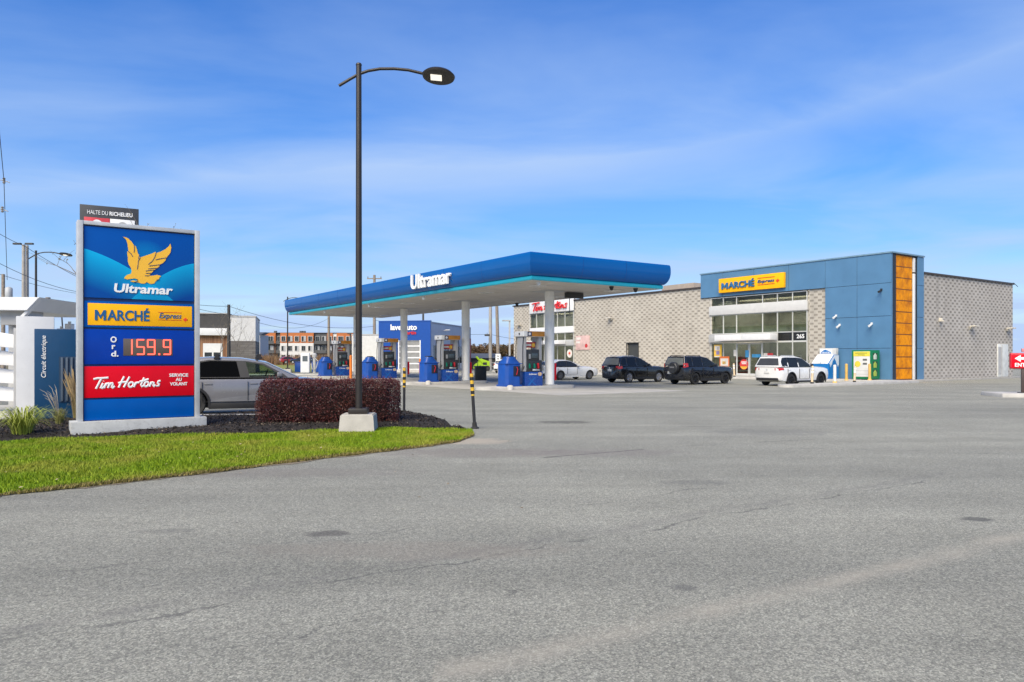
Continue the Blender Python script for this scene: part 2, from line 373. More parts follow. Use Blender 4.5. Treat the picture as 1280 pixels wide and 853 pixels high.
# ------------------------------------------------------------------ ground
def asphalt():
    t = NT('asphalt'); p = t.pos(); s = t.n('SeparateXYZ'); t.l(p, s.inputs[0]); X, Y = s.outputs[0], s.outputs[1]
    fine = t.noise(88, 5, p, 0.85); mid = t.noise(22, 4, p, 0.7); big = t.noise(0.16, 6, p, 0.6); patch = t.noise(0.8, 5, p, 0.6)
    vor = t.n('TexVoronoi'); t.l(p, vor.inputs['Vector']); vor.inputs['Scale'].default_value = 78
    c = t.ramp(fine, 0.34, 0.66, (0.15, 0.152, 0.130, 1), (0.49, 0.49, 0.425, 1))
    st = t.ramp(vor.outputs['Color'], 0.25, 0.95, (0.62, 0.62, 0.62, 1), (1.5, 1.48, 1.42, 1))
    c = t.mix(0.8, c, st, 'MULTIPLY')
    c = t.mix(0.75, c, t.ramp(mid, 0.25, 0.75, (0.68, 0.68, 0.68, 1), (1.22, 1.22, 1.22, 1)), 'MULTIPLY')
    c = t.mix(0.75, c, t.ramp(big, 0.3, 0.7, (0.80, 0.80, 0.81, 1), (1.12, 1.11, 1.09, 1)), 'MULTIPLY')
    c = t.mix(0.6, c, t.ramp(patch, 0.3, 0.72, (0.84, 0.84, 0.83, 1), (1.08, 1.08, 1.08, 1)), 'MULTIPLY')
    # worn lanes that follow the way cars swing in, and the fines that gather between them
    lane = t.n('Mapping'); t.l(p, lane.inputs[0]); lane.inputs['Rotation'].default_value = (0, 0, R(-33)); lane.inputs['Scale'].default_value = (.07, .75, 1)
    ln_ = t.noise(1.0, 5, lane.outputs[0], 0.6, 0.4)
    c = t.mix(0.8, c, t.ramp(ln_, 0.32, 0.68, (0.80, 0.80, 0.79, 1), (1.13, 1.12, 1.09, 1)), 'MULTIPLY')
    grit = t.noise(7, 6, p, 0.75)
    c = t.mix(t.math('MULTIPLY', t.ramp(grit, .56, .74), .30), c, (0.44, 0.41, 0.34, 1))
    c = t.mix(t.math('MULTIPLY', t.ramp(t.noise(5, 6, p, 0.75), .60, .76), .35), c, (0.13, 0.13, 0.125, 1))
    # odd dark and light stones
    v2 = t.n('TexVoronoi'); t.l(p, v2.inputs['Vector']); v2.inputs['Scale'].default_value = 16
    w2 = t.n('TexWhiteNoise'); t.l(v2.outputs['Position'], w2.inputs['Vector'])
    spot = t.math('MULTIPLY', t.math('LESS_THAN', v2.outputs['Distance'], 0.13), t.math('GREATER_THAN', w2.outputs[0], 0.80))
    c = t.mix(t.math('MULTIPLY', spot, 0.55), c, t.ramp(w2.outputs[0], 0.92, 0.935, (0.04, 0.04, 0.04, 1), (0.5, 0.49, 0.46, 1)))
    wob = t.math('MULTIPLY', t.math('SUBTRACT', t.noise(0.8, 6, p, 0.65), 0.5), 1.1)
    def along(a, bx, by, bxx, width, gate_scale, lo, hi, c, col, amt, wobk=1.0, soft=0.5):
        """a worn line y = a + b x between two x values"""
        d = t.math('SUBTRACT', Y, t.math('ADD', t.math('MULTIPLY', X, bx), a))
        d = t.math('ABSOLUTE', t.math('ADD', d, t.math('MULTIPLY', wob, wobk)))
        m = t.n('MapRange'); t.l(d, m.inputs[0]); m.inputs[1].default_value = width; m.inputs[2].default_value = width * soft; m.inputs[3].default_value = 0; m.inputs[4].default_value = 1
        g = t.ramp(t.noise(gate_scale, 3, p), lo, hi)
        e = t.math('MULTIPLY', t.math('GREATER_THAN', X, by), t.math('LESS_THAN', X, bxx))
        k = t.math('MULTIPLY', t.math('MULTIPLY', m.outputs[0], g), t.math('MULTIPLY', e, amt))
        return t.mix(k, c, col)
    c = along(6.15, .67, -6, 5.3, 0.035, 1.6, .40, .56, c, (0.07, 0.07, 0.068, 1), 0.6, 0.7, 0.2)
    c = along(6.35, .67, -6, 6, 0.16, 2.2, .3, .6, c, (0.15, 0.145, 0.135, 1), 0.35, 0.6, 0.1)
    c = along(5.3, .60, -6, -0.6, 0.03, 1.8, .5, .62, c, (0.05, 0.05, 0.05, 1), 0.6, 0.6, 0.2)
    c = along(11.65, .60, .5, 2.3, 0.07, 2.5, .3, .5, c, (0.05, 0.048, 0.045, 1), 0.7, 0.3, 0.2)
    c = along(12.3, .38, 2.2, 6, 0.035, 1.5, .45, .6, c, (0.06, 0.06, 0.06, 1), 0.6, 0.5, 0.2)
    c = along(17.6, -.1, 2.6, 6, 0.05, 1.5, .45, .6, c, (0.08, 0.08, 0.08, 1), 0.5, 1.0, 0.2)
    c = along(23.0, .3, -2, 5, 0.06, 1.1, .5, .65, c, (0.09, 0.09, 0.09, 1), 0.5, 1.0, 0.2)
    c = along(3.97, .60, -.4, 12, 0.21, 1.7, .2, .65, c, (0.44, 0.40, 0.32, 1), 0.6, 0.3, 0.0)
    c = along(5.0, .55, -4.5, 1.5, 0.02, 2.4, .48, .58, c, (0.07, 0.07, 0.068, 1), 0.55, 1.2, 0.2)
    c = along(7.6, .62, -4.5, 3.2, 0.022, 1.4, .50, .62, c, (0.07, 0.07, 0.068, 1), 0.5, 1.0, 0.2)
    c = along(2.6, .58, .2, 5.0, 0.015, 2.8, .52, .62, c, (0.08, 0.08, 0.075, 1), 0.45, 0.8, 0.2)
    c = along(14.5, -.25, 1.5, 9, 0.05, 1.2, .48, .62, c, (0.08, 0.08, 0.078, 1), 0.5, 1.4, 0.2)
    def blot(x, y, rx, ry, col, amt, c):
        dx = t.math('DIVIDE', t.math('SUBTRACT', X, x), rx); dy = t.math('DIVIDE', t.math('SUBTRACT', Y, y), ry)
        d = t.math('ADD', t.math('ADD', t.math('MULTIPLY', dx, dx), t.math('MULTIPLY', dy, dy)), t.math('MULTIPLY', t.math('SUBTRACT', t.noise(3.2, 6, p, 0.7), 0.5), 3.0))
        m = t.n('MapRange'); t.l(d, m.inputs[0]); m.inputs[1].default_value = 1.0; m.inputs[2].default_value = 0.3; m.inputs[3].default_value = 0; m.inputs[4].default_value = amt
        return t.mix(m.outputs[0], c, col)
    c = blot(-1.67, 6.8, .22, .16, (0.085, 0.08, 0.075, 1), 0.65, c)
    c = blot(1.3, 18.5, .75, .5, (0.07, 0.068, 0.06, 1), 0.6, c)
    c = blot(-.75, 14.3, .75, .6, (0.42, 0.365, 0.285, 1), 0.75, c)
    c = blot(4.6, 7.4, .16, .1, (0.08, 0.08, 0.075, 1), 0.7, c); c = blot(2.4, 9.6, .5, .25, (0.13, 0.13, 0.12, 1), 0.35, c); c = blot(-3.2, 6.9, .3, .12, (0.12, 0.12, 0.11, 1), 0.4, c); c = blot(5.5, 16, 1.6, .8, (0.15, 0.15, 0.14, 1), 0.35, c); c = blot(9, 24, 2.2, 1.2, (0.14, 0.14, 0.135, 1), 0.35, c); c = blot(1.2, 5.2, .12, .09, (0.10, 0.10, 0.095, 1), 0.5, c)
    c = blot(-.6, 12.6, 2.0, .7, (0.20, 0.175, 0.155, 1), 0.5, c)
    c = blot(1.5, 12.6, 1.6, .6, (0.20, 0.18, 0.165, 1), 0.45, c)
    c = blot(-3.6, 10.4, 2.6, .5, (0.20, 0.18, 0.16, 1), 0.4, c)
    c = blot(-.9, 6.2, 1.6, .35, (0.25, 0.22, 0.18, 1), 0.35, c)
    t.l(c, t.b.inputs['Base Color']); t.b.inputs['Roughness'].default_value = 0.9
    t.b.inputs['Specular IOR Level'].default_value = 0.25
    t.bump(fine, 0.6, 0.012)
    return t.m
ASPH = asphalt()
def field_mat():
    t = NT('field'); p = t.pos()
    c = t.ramp(t.noise(0.05, 6, p), 0.35, 0.65, (0.11, 0.10, 0.045, 1), (0.20, 0.16, 0.09, 1))
    t.l(c, t.b.inputs['Base Color']); t.b.inputs['Roughness'].default_value = 0.95
    return t.m
b = MB(); N = 24
b.face([(2600 * math.cos(2 * math.pi * i / N), 2600 * math.sin(2 * math.pi * i / N), -0.03) for i in range(N)])
tag(b.build('ground', field_mat(), smooth=0), kind='structure')
b = MB()
b.face([(-70, -40, 0), (75, -40, 0), (75, 60, 0), (60, 140, 0), (-40, 140, 0), (-70, 60, 0)])
tag(b.build('parking_lot', ASPH, smooth=0), kind='structure')

# lawn verge between the driveway and the planting bed
low = [(-60, 640), (0, 620), (60, 614), (120, 607), (200, 599), (300, 587), (400, 574), (470, 566), (540, 558), (575, 552), (592, 545)]
up = [(590, 540), (560, 538), (500, 538), (430, 540), (340, 544), (250, 546), (150, 548), (60, 552), (0, 555), (-60, 558)]
def smoothed(pts, k=3):
    out = []
    for i in range(len(pts) - 1):
        for j in range(k):
            t_ = j / k; out.append(pts[i].lerp(pts[i + 1], t_))
    return out + [pts[-1]]
LOW = smoothed([gp(x, y) for x, y in low], 6); UPP = smoothed([gp(x, y) for x, y in up], 6)
for i, q in enumerate(LOW):
    q.y += 0.09 * noise.noise(q * 2.3) + 0.06 * noise.noise(q * 9)
LAWN_EDGE = [Vector((q.x, q.y, 0)) for q in LOW + UPP]
def inside(x, y, poly):
    c = False; n = len(poly); j = n - 1
    for i in range(n):
        if (poly[i].y > y) != (poly[j].y > y) and x < (poly[j].x - poly[i].x) * (y - poly[i].y) / (poly[j].y - poly[i].y) + poly[i].x: c = not c
        j = i
    return c
def soil_mat():
    t = NT('turf'); p = t.pos()
    c = t.ramp(t.noise(1.5, 6, p), 0.3, 0.7, (0.06, 0.085, 0.012, 1), (0.12, 0.14, 0.025, 1))
    c = t.mix(t.ramp(t.noise(14, 3, p), 0.45, 0.7), c, (0.09, 0.08, 0.03, 1))
    t.l(c, t.b.inputs['Base Color']); t.b.inputs['Roughness'].default_value = 0.95
    return t.m
def sheet(name, poly, z, m, cell=0.12, hfun=None):
    """a gridded patch of ground inside a polygon"""
    bm = bmesh.new(); f = bm.faces.new([bm.verts.new((q.x, q.y, z)) for q in poly])
    bmesh.ops.triangulate(bm, faces=[f])
    if hfun:
        for _ in range(4): bmesh.ops.subdivide_edges(bm, edges=[e for e in bm.edges if e.calc_length() > cell], cuts=1, use_grid_fill=False); bmesh.ops.triangulate(bm, faces=bm.faces[:])
        for v in bm.verts: v.co.z = z + hfun(v.co)
    me = bpy.data.meshes.new(name); bm.to_mesh(me); bm.free(); me.materials.append(m)
    return link(name, me, None, 60)
SE = [Vector((q.x, q.y - abs(0.28 * noise.noise(q * 1.1)) - 0.14 * max(0, noise.noise(q * 5 + Vector((4, 0, 0)))) - 0.02, 0)) for q in smoothed(LOW, 3)] + [Vector((q.x, q.y + .3, 0)) for q in reversed(LOW)]
def edge_mat():
    t = NT('soil_edge'); p = t.pos(); c = t.ramp(t.noise(25, 6, p, .75), .3, .7, (0.10, 0.08, 0.055, 1), (0.34, 0.29, 0.21, 1)); t.l(c, t.b.inputs['Base Color']); t.b.inputs['Roughness'].default_value = .95; t.bump(t.noise(40, 4, p), .6, .02); return t.m
tag(sheet('soil_edge', SE, 0.006, edge_mat()), kind='structure')
tag(sheet('lawn', LAWN_EDGE, 0.02, soil_mat()), kind='structure')

def grass_blades(name, poly, n, hmin, hmax, z, m, edge=None):
    rng = np.random.default_rng(3)
    x0, x1 = min(q.x for q in poly), max(q.x for q in poly); y0, y1 = min(q.y for q in poly), max(q.y for q in poly)
    px_ = np.array([q.x for q in poly]); py_ = np.array([q.y for q in poly])
    P = []
    while sum(len(a) for a in P) < n:
        X = rng.uniform(x0, x1, n * 2); Y = rng.uniform(y0, y1, n * 2); c = np.zeros(n * 2, bool); j = len(poly) - 1
        for i in range(len(poly)):
            a = (py_[i] > Y) != (py_[j] > Y)
            c ^= a & (X < (px_[j] - px_[i]) * (Y - py_[i]) / (py_[j] - py_[i] + 1e-12) + px_[i]); j = i
        P.append(np.stack([X[c], Y[c]], 1))
    P = np.concatenate(P)[:n]
    th = rng.uniform(0, 6.283, n); hgt = rng.uniform(hmin, hmax, n) * (0.75 + 0.5 * np.sin(P[:, 0] * 1.7 + np.sin(P[:, 1] * 2.3)) ** 2)
    wd = rng.uniform(0.004, 0.008, n) * (1 + P[:, 1] * 0.05); ln = rng.uniform(0.2, 0.9, n) * hgt; la = rng.uniform(0, 6.283, n)
    dx, dy = np.cos(th) * wd, np.sin(th) * wd
    V = np.zeros((n, 3, 3)); V[:, 0] = np.stack([P[:, 0] - dx, P[:, 1] - dy, np.full(n, z)], 1); V[:, 1] = np.stack([P[:, 0] + dx, P[:, 1] + dy, np.full(n, z)], 1)
    V[:, 2] = np.stack([P[:, 0] + np.cos(la) * ln, P[:, 1] + np.sin(la) * ln, z + hgt], 1)
    tone = np.repeat(rng.uniform(0, 1, n), 3)
    return mesh_np(name, V.reshape(-1, 3), np.arange(n * 3), 3, m, None, tone)
def leaf_mat(name, c0, c1, c2=None, nsc=1.0, rough=0.6, spec=0.3, trans=0.0):
    t = NT(name); a = t.n('Attribute'); a.attribute_name = 'tone'
    c = t.ramp(a.outputs['Fac'], 0.0, 1.0, c0 + (1,), c1 + (1,))
    if c2: c = t.mix(t.ramp(t.noise(nsc, 5, t.pos()), 0.42, 0.68), c, c2 + (1,))
    t.l(c, t.b.inputs['Base Color']); t.b.inputs['Roughness'].default_value = rough; t.b.inputs['Specular IOR Level'].default_value = spec
    if trans: t.b.inputs['Transmission Weight'].default_value = 0.0
    return t.m
GRASS = leaf_mat('grass', (0.09, 0.18, 0.004), (0.255, 0.36, 0.014), (0.29, 0.30, 0.04), 0.9, spec=0.2)
tag(grass_blades('grass', LAWN_EDGE, 150000, 0.03, 0.075, 0.02, GRASS), 'bright mown grass of the verge in front of the price sign', 'grass', kind='stuff')
# dry fringe where the lawn meets the asphalt
FR = [Vector((q.x, q.y - 0.03 - 0.03 * random.random() - 0.10 * max(0, noise.noise(q * 1.7)), 0)) for q in LOW] + [Vector((q.x, q.y + 0.12 + 0.08 * random.random(), 0)) for q in reversed(LOW)]
tag(grass_blades('dry_grass', FR, 16000, 0.015, 0.05, 0.01, leaf_mat('dry_grass', (0.16, 0.14, 0.03), (0.34, 0.28, 0.11), None)), 'yellowed dry grass along the asphalt edge of the verge', 'grass', kind='stuff')

# mulch bed
bed = UPP + [gp(*q) for q in [(-60, 534), (0, 530), (60, 531), (90, 527), (250, 526), (330, 519), (420, 516), (500, 518), (540, 527), (566, 535)]][0:]
BED = [Vector((q.x, q.y, 0)) for q in bed]
def bed_h(co):
    d = min((Vector((co.x, co.y, 0)) - q).length for q in BED[::2])
    return min(0.12, d * 0.22) + 0.02 * noise.noise(co * 4) * min(1, d * 3)
def mulch_mat():
    t = NT('mulch'); p = t.pos()
    c = t.ramp(t.noise(45, 6, p, 0.75), 0.35, 0.7, (0.007, 0.006, 0.005, 1), (0.055, 0.045, 0.036, 1))
    t.l(c, t.b.inputs['Base Color']); t.b.inputs['Roughness'].default_value = 0.95; t.bump(t.noise(45, 6, p, 0.75), 1.0, 0.03)
    return t.m
MUL = mulch_mat()
mb_o = sheet('planting_bed', BED, 0.012, MUL, 0.25, bed_h); tag(mb_o, kind='structure')
def chips():
    rng = np.random.default_rng(5); V = []; T = []
    x0, x1 = min(q.x for q in BED), max(q.x for q in BED); y0, y1 = min(q.y for q in BED), max(q.y for q in BED)
    k = 0
    while k < 15000:
        x, y = rng.uniform(x0, x1), rng.uniform(y0, y1)
        if not inside(x, y, BED): continue
        z = 0.02 + bed_h(Vector((x, y, 0)))
        l, w = rng.uniform(0.010, 0.036), rng.uniform(0.004, 0.011); a = rng.uniform(0, 6.28); e = rng.uniform(-0.7, 0.7)
        d = np.array([math.cos(a) * math.cos(e), math.sin(a) * math.cos(e), math.sin(e)]) * l; s = np.array([-math.sin(a), math.cos(a), rng.uniform(-.6, .6)]) * w
        c = np.array([x, y, z + 0.008])
        V += [c - d - s, c + d - s, c + d + s, c - d + s]; T += [rng.random() ** 2.5] * 4; k += 1
    return mesh_np('mulch', np.array(V), np.arange(len(V)), 4, leaf_mat('mulch_chip', (0.008, 0.007, 0.006), (0.12, 0.09, 0.07), None, rough=0.95), None, T)
tag(chips(), 'dark bark mulch spread round the price sign and hedge', 'mulch', kind='stuff')

def leaves():
    rng = np.random.default_rng(21); V = []; T = []; k = 0
    while k < 420:
        x, y = rng.uniform(-9.5, .6), rng.uniform(7.5, 17)
        il, ib = inside(x, y, LAWN_EDGE), inside(x, y, BED)
        if not (il or ib) and rng.random() > .05: continue
        if il and rng.random() > .35: continue
        z = .075 if il else .04 + bed_h(Vector((x, y, 0))) if ib else .008
        s = rng.uniform(.010, .026); a = rng.uniform(0, 6.28); d = np.array([math.cos(a), math.sin(a), rng.uniform(-.3, .3)]) * s; e = np.array([-math.sin(a), math.cos(a), rng.uniform(-.4, .4)]) * s * .6; c = np.array([x, y, z])
        V += [c - d, c + e, c + d, c - e]; T += [rng.random()] * 4; k += 1
    return mesh_np('fallen_leaves', np.array(V), np.arange(len(V)), 4, leaf_mat('dead_leaf', (.14, .08, .03), (.55, .46, .30), None, rough=.8), None, T)
tag(leaves(), 'small dry fallen leaves scattered over the mulch and verge', 'leaves', kind='stuff')

# concrete pad under the pump canopy (canopy frame)
KO = Vector((1.96, 39.07, 0))
def cf(u, v, z=0): return Vector((KO.x + UV.x * u + VV.x * v, KO.y + UV.y * u + VV.y * v, z))
b = MB()
for i in range(9):
    u0 = -31 + i * 4.15
    for v0, v1 in ((-4.2, -0.02), (0.02, 3.4)): b.box(u0 + .02, u0 + 4.13, v0, v1, -0.05, 0.006)
tag(b.build('pump_pad', mat('pad_concrete', (0.40, 0.385, 0.35), 0.88, var=0.16, scale=0.7, dirt=0.35, bump=0.2), loc=KO, rotz=AU), kind='structure')
# store walk and the kerbed island that runs out from it (store frame)
SO = Vector((24.5, 48.3, 0))
def sf(u, v, z=0): return Vector((SO.x + UV.x * u + VV.x * v, SO.y + UV.y * u + VV.y * v, z))
b = MB(); b.box(-44, 0.7, -2.2, 0.2, -0.1, 0.15, 0.03); b.box(0.7, 1.7, -12.6, 0.15, -0.1, 0.149, 0.05)
b.cyl((1.2, -12.6, -0.1), (1.2, -12.6, 0.148), 0.5, n=24)
tag(b.build('store_walk', CONCL, loc=SO, rotz=AU), kind='structure')
b = MB(); b.box(0.0, 0.6, 0.1, 18.2, -0.1, 0.12, 0.03)
tag(b.build('foundation_kerb', CONC, loc=SO, rotz=AU), kind='structure')
# kerb behind the planting bed, pad under the chargers
b = MB(); b.box(-10.5, 2.3, -0.08, 0.08, -0.1, 0.15, 0.03)
tag(b.build('kerb', CONCL, loc=(-5.2, 19.3, 0), rotz=R(4)), kind='structure')
b = MB(); b.box(-4.5, 2.4, -.5, 5.5, -0.1, 0.10, 0.03)
tag(b.build('charger_pad', CONCL, loc=(-12.7, 18.7, 0), rotz=R(12)), kind='structure')
# kerbed island of the entrance sign
b = MB(); E0 = gp(1253, 497)
b.box(0, 7, 0, 1.7, -0.1, 0.16, 0.05)
tag(b.build('kerb_island', CONCL, loc=(E0.x, E0.y, 0), rotz=R(-6)), kind='structure')
# strip of lawn and a drive far beyond the pumps
b = MB(); b.face([gp(235, 470, .03), gp(372, 465.5, .03), gp(420, 465, .03), gp(430, 456.5, .03), gp(330, 456.5, .03), gp(200, 458, .03)])
tag(b.build('grass_strip', mat('far_grass', (0.20, 0.21, 0.035), 0.95, var=0.3, scale=0.3), smooth=0), kind='structure')
b = MB(); b.box(-30, 30, -.08, .08, -0.1, 0.14, 0.03)
o = b.build('kerb', CONCL, rotz=R(2)); o.location = gp(300, 469.5); tag(o, kind='structure')
# ------------------------------------------------------------------ the store
store = thing('store_building', 'long pale block building with blue corner, orange panel and yellow sign over its glass front', 'store', SO, AU)
BRK_F = block_mat('block_front', (0.53, 0.49, 0.415), (0.31, 0.28, 0.235), 0)
BRK_R = block_mat('block_side_shaded', (0.49, 0.46, 0.415), (0.245, 0.225, 0.20), 1)  # same block in a darker copy, side-wall shade put into the colour
COPE = mat('dark_coping', (0.05, 0.04, 0.035), 0.5)
PANEL = mat('blue_panel', (0.085, 0.20, 0.34), 0.38, var=0.1, scale=0.8, dirt=0.06)
PANELE = mat('pale_blue_edge', (0.16, 0.27, 0.36), 0.35)
SEAM = mat('seam', (0.02, 0.03, 0.045), 0.8)
def su(px, v=0.0):                       # u on the facade plane at a pixel column
    p = (px - CX) / F; x0, y0 = SO.x + VV.x * v, SO.y + VV.y * v
    return (p * y0 - x0) / (UV.x - p * UV.y)
def sv(px, u=0.0):
    p = (px - CX) / F; x0, y0 = SO.x + UV.x * u, SO.y + UV.y * u
    return (p * y0 - x0) / (VV.x - p * VV.y)
WT = 7.28
b = MB()
y0, y1 = 0.14, 0.45
DU0, DU1, DZ = su(782.3), su(796.6), 2.9
b.box(-43.1, -39.9, y0, y1, 0, WT); b.box(-43.1, -42.8, y1, 18, 0, WT); b.build('brick_wall', BRK_F, store)
b = MB(); b.box(-32.4, DU0, y0, y1, 0, WT); b.box(DU0, DU1, y0, y1, DZ, WT); b.box(DU1, -14.85, y0, y1, 0, WT); b.build('brick_wall', BRK_F, store)
b = MB(); b.box(su(1009.5), -4.7, y0, y1, 0, 6.5)
b.build('brick_wall', BRK_F, store)
b = MB(); b.box(-0.40, -0.12, 4.1, 17.9, 0.1, WT)
b.build('side_wall', BRK_R, store)
b = MB(); b.box(-42.8, -0.40, 17.6, 17.9, 0, WT - .1)
b.build('rear_wall', GREYP, store)
b = MB(); b.box(-42.8, -0.4, y1, 17.6, 6.7, 6.9)
b.build('roof', mat('roof_membrane', (0.6, 0.6, 0.58), 0.8), store)
b = MB(); b.box(-43.2, -39.85, 0.02, 0.5, WT, WT + .13, .01); b.box(-32.45, -15.95, 0.02, 0.5, WT, WT + .13, .01); b.box(-0.5, -0.02, 4.1, 18.0, WT, WT + .13, .01); b.box(-43.2, -.5, 17.5, 18.0, WT, WT + .12, .01)
b.build('coping', COPE, store)
b = MB(); b.box(-31.5, -17, 9.0, 9.3, 6.9, 8.05)
b.build('roof_screen', WHITE, store)
u = MB(); ra, rb = su(829, 7), su(867, 7); rz = CAM_H + (HZ - 355.5) / F * sf((ra + rb) / 2, 7).y; u.box(ra, rb, 7, 9, 6.9, rz, .05); u.box(ra - .4, ra + .5, 7.2, 8.4, 6.9, rz - .25, .05)
u.build('rooftop_unit', mat('beige_metal', (0.30, 0.25, 0.2), 0.6), store)
# blue cladding: backing plus separate panels with open joints
b = MB()
b.box(-15.9, -4.7, 0.03, 0.6, 6.44, 8.36); b.box(-4.7, -0.02, 0.03, 0.6, 0.12, 8.36); b.box(-.3, -.05, 3.22, 4.05, .1, 8.36)
b.box(-15.9, -0.3, 3.75, 4.05, 6.9, 8.36); b.box(-15.9, -15.6, 0.6, 3.75, 6.7, 8.36); b.box(-.45, -.3, .6, 3.75, .12, 8.3)
b.build('cladding_backing', SEAM, store)
b = MB(); JN = 0.012
def clad(u0, u1, z0, z1): b.box(u0 + JN, u1 - JN, 0.0, 0.03, z0 + JN, z1 - JN, 0.003, seg=1)
ucols = [-15.9, su(903.4), su(942), su(985.5), -4.7]
for a_, c_ in zip(ucols, ucols[1:]): clad(a_, c_, 6.44, 8.36)
for a_, c_ in ((-4.7, -2.35), (-2.35, 0.0)):
    for z0, z1 in ((.15, 2.2), (2.2, 4.30), (4.30, 6.44), (6.44, 8.36)): clad(a_, c_, z0, z1)
for z0, z1 in ((.1, 2.2), (2.2, 4.30), (4.30, 6.44), (6.44, 8.36)): b.box(-.05, 0.0, 3.3, 4.1, z0 + JN, z1 - JN, .003, seg=1)
b.box(-15.93, -15.9, 0.03, 4.05, 6.44, 8.36); b.box(-15.9, -.3, 4.05, 4.08, 7.45, 8.36)
b.box(-.05, 0.0, 0.03, 0.14, .1, 8.36)
b.build('blue_cladding', PANEL, store)
b = MB(); b.box(-15.98, 0.06, -.05, .62, 8.365, 8.47, .01); b.box(-.35, 0.06, .62, 4.14, 8.365, 8.47, .01); b.box(-15.98, -.35, 3.7, 4.14, 8.365, 8.46, .01)
b.build('parapet_cap', PANELE, store)
# orange translucent panel
def orange_mat():
    t = NT('orange_panel'); o = t.obj(); s = t.n('SeparateXYZ'); t.l(o, s.inputs[0]); z = s.outputs[2]
    mp_ = t.n('Mapping'); t.l(o, mp_.inputs[0]); mp_.inputs['Scale'].default_value = (1, 5, 1.2)
    st = t.noise(2.5, 5, mp_.outputs[0], 0.6)
    c = t.ramp(st, 0.3, 0.72, (0.70, 0.23, 0.001, 1), (0.93, 0.36, 0.002, 1))
    c = t.mix(t.ramp(t.noise(1.6, 6, o, .65), 0.42, 0.72), c, (0.42, 0.12, 0.006, 1))
    c = t.mix(t.math('MULTIPLY', t.ramp(t.noise(9, 4, o, .7), .55, .75), .4), c, (.36, .11, .01, 1))
    t.l(c, t.b.inputs['Base Color']); t.b.inputs['Roughness'].default_value = 0.45; t.b.inputs['Specular IOR Level'].default_value = 0.1
    return t.m
ORP = orange_mat()
b = MB(); rows = 11; z0 = .14; rh = (8.3 - z0) / rows
rnd = random.Random(4)
for r in range(rows):
    cuts = [0.16] + sorted([0.16 + 2.55 * (k + 1) / 3 + rnd.uniform(-.25, .25) for k in range(2)]) + [2.74]
    for a_, c_ in zip(cuts, cuts[1:]):
        b.box(-.14, -.10 + rnd.uniform(0, .008), a_ + .008, c_ - .008, z0 + r * rh + .035, z0 + (r + 1) * rh - .015, .004, seg=1)
op = b.build('orange_panel', ORP, store)
b = MB()
for r in range(rows + 1): b.box(-.16, -.09, 0.15, 2.76, z0 + r * rh - .02, z0 + r * rh + .03)
b.build('panel_rail', mat('brown_rail', (0.17, 0.055, 0.012), 0.6), op)
b = MB(); b.box(-.2, -.16, .14, 3.3, .1, 8.36)
b.build('recess_lining', mat('recess', (0.06, 0.04, 0.03), 0.8), store)
b = MB(); b.box(-.15, -.04, 2.86, 3.06, .12, 7.2, .01); b.box(-.15, -.04, 2.86, 3.06, 7.3, 8.25, .01)
b.build('white_strip', WHITE, store)

# --- the glass front
FR_ = mat('white_frame', (0.60, 0.60, 0.57), 0.4, metal=0.1, var=0.05)
def pane_wall(px_list, rows_, v, parent, gl, fr, z_extra=None, t=0.055):
    """window bays: returns one frame mesh and separate panes"""
    us = [su(x, v) for x in px_list]
    f = MB()
    zs = sorted({z for r_ in rows_ for z in r_})
    for u_ in us: f.box(u_ - t / 2, u_ + t / 2, v - .05, v + .09, zs[0], zs[-1])
    for a_, c_ in zip(us, us[1:]):
        for z in zs: f.box(a_ + t / 2, c_ - t / 2, v - .04, v + .08, z - t / 2, z + t / 2)
    fo = f.build('window_frame', fr, parent)
    for z0_, z1_ in rows_:
        for a_, c_ in zip(us, us[1:]):
            p_ = MB(); p_.box(a_ + t / 2, c_ - t / 2, v + .01, v + .022, z0_ + t / 2, z1_ - t / 2)
            p_.build('window_pane', gl, fo)
    return us
cols = [889, 904.5, 921, 953.5, 972, 991, 1009]
us = pane_wall(cols, [(5.71, 6.36)], 0.16, store, GLASS_D, FR_)
pane_wall(cols, [(3.48, 4.97)], 0.16, store, GLASS_D, FR_)
pane_wall(cols[4:], [(2.8, 3.46)], 0.16, store, glass('spandrel', (.3, .32, .32), .2), FR_)
pane_wall([889, 904.5, 921], [(.2, 2.74)], 0.16, store, GLASS_D, FR_)
pane_wall([953.5, 972, 991, 1009], [(.2, 2.74)], 0.16, store, GLASS_D, FR_)
b = MB(); b.box(us[0] - .1, us[-1] + .1, .0, .3, 5.0, 5.68, .01); 
b.build('white_band', mat('band_white', (0.58, 0.575, 0.55), 0.45, var=0.06, dirt=.1), store)
b = MB(); b.box(us[0] + .0, us[4] - .05, -.15, .3, 2.80, 3.42, .01)
b.build('canopy_soffit', GREYP, store)
b = MB(); ua, ub_ = su(893.5, -.95), su(963, -.95); um = (ua + ub_) / 2
b.box(ua, um - .01, -1.0, -.15, 2.9, 3.36, .02); b.box(um + .01, ub_, -1.0, -.15, 2.9, 3.36, .02)
b.build('door_canopy', WHITE, store)
b = MB(); b.box(us[0], us[-1], .12, .3, .1, .2)
b.build('sill', CONC, store)
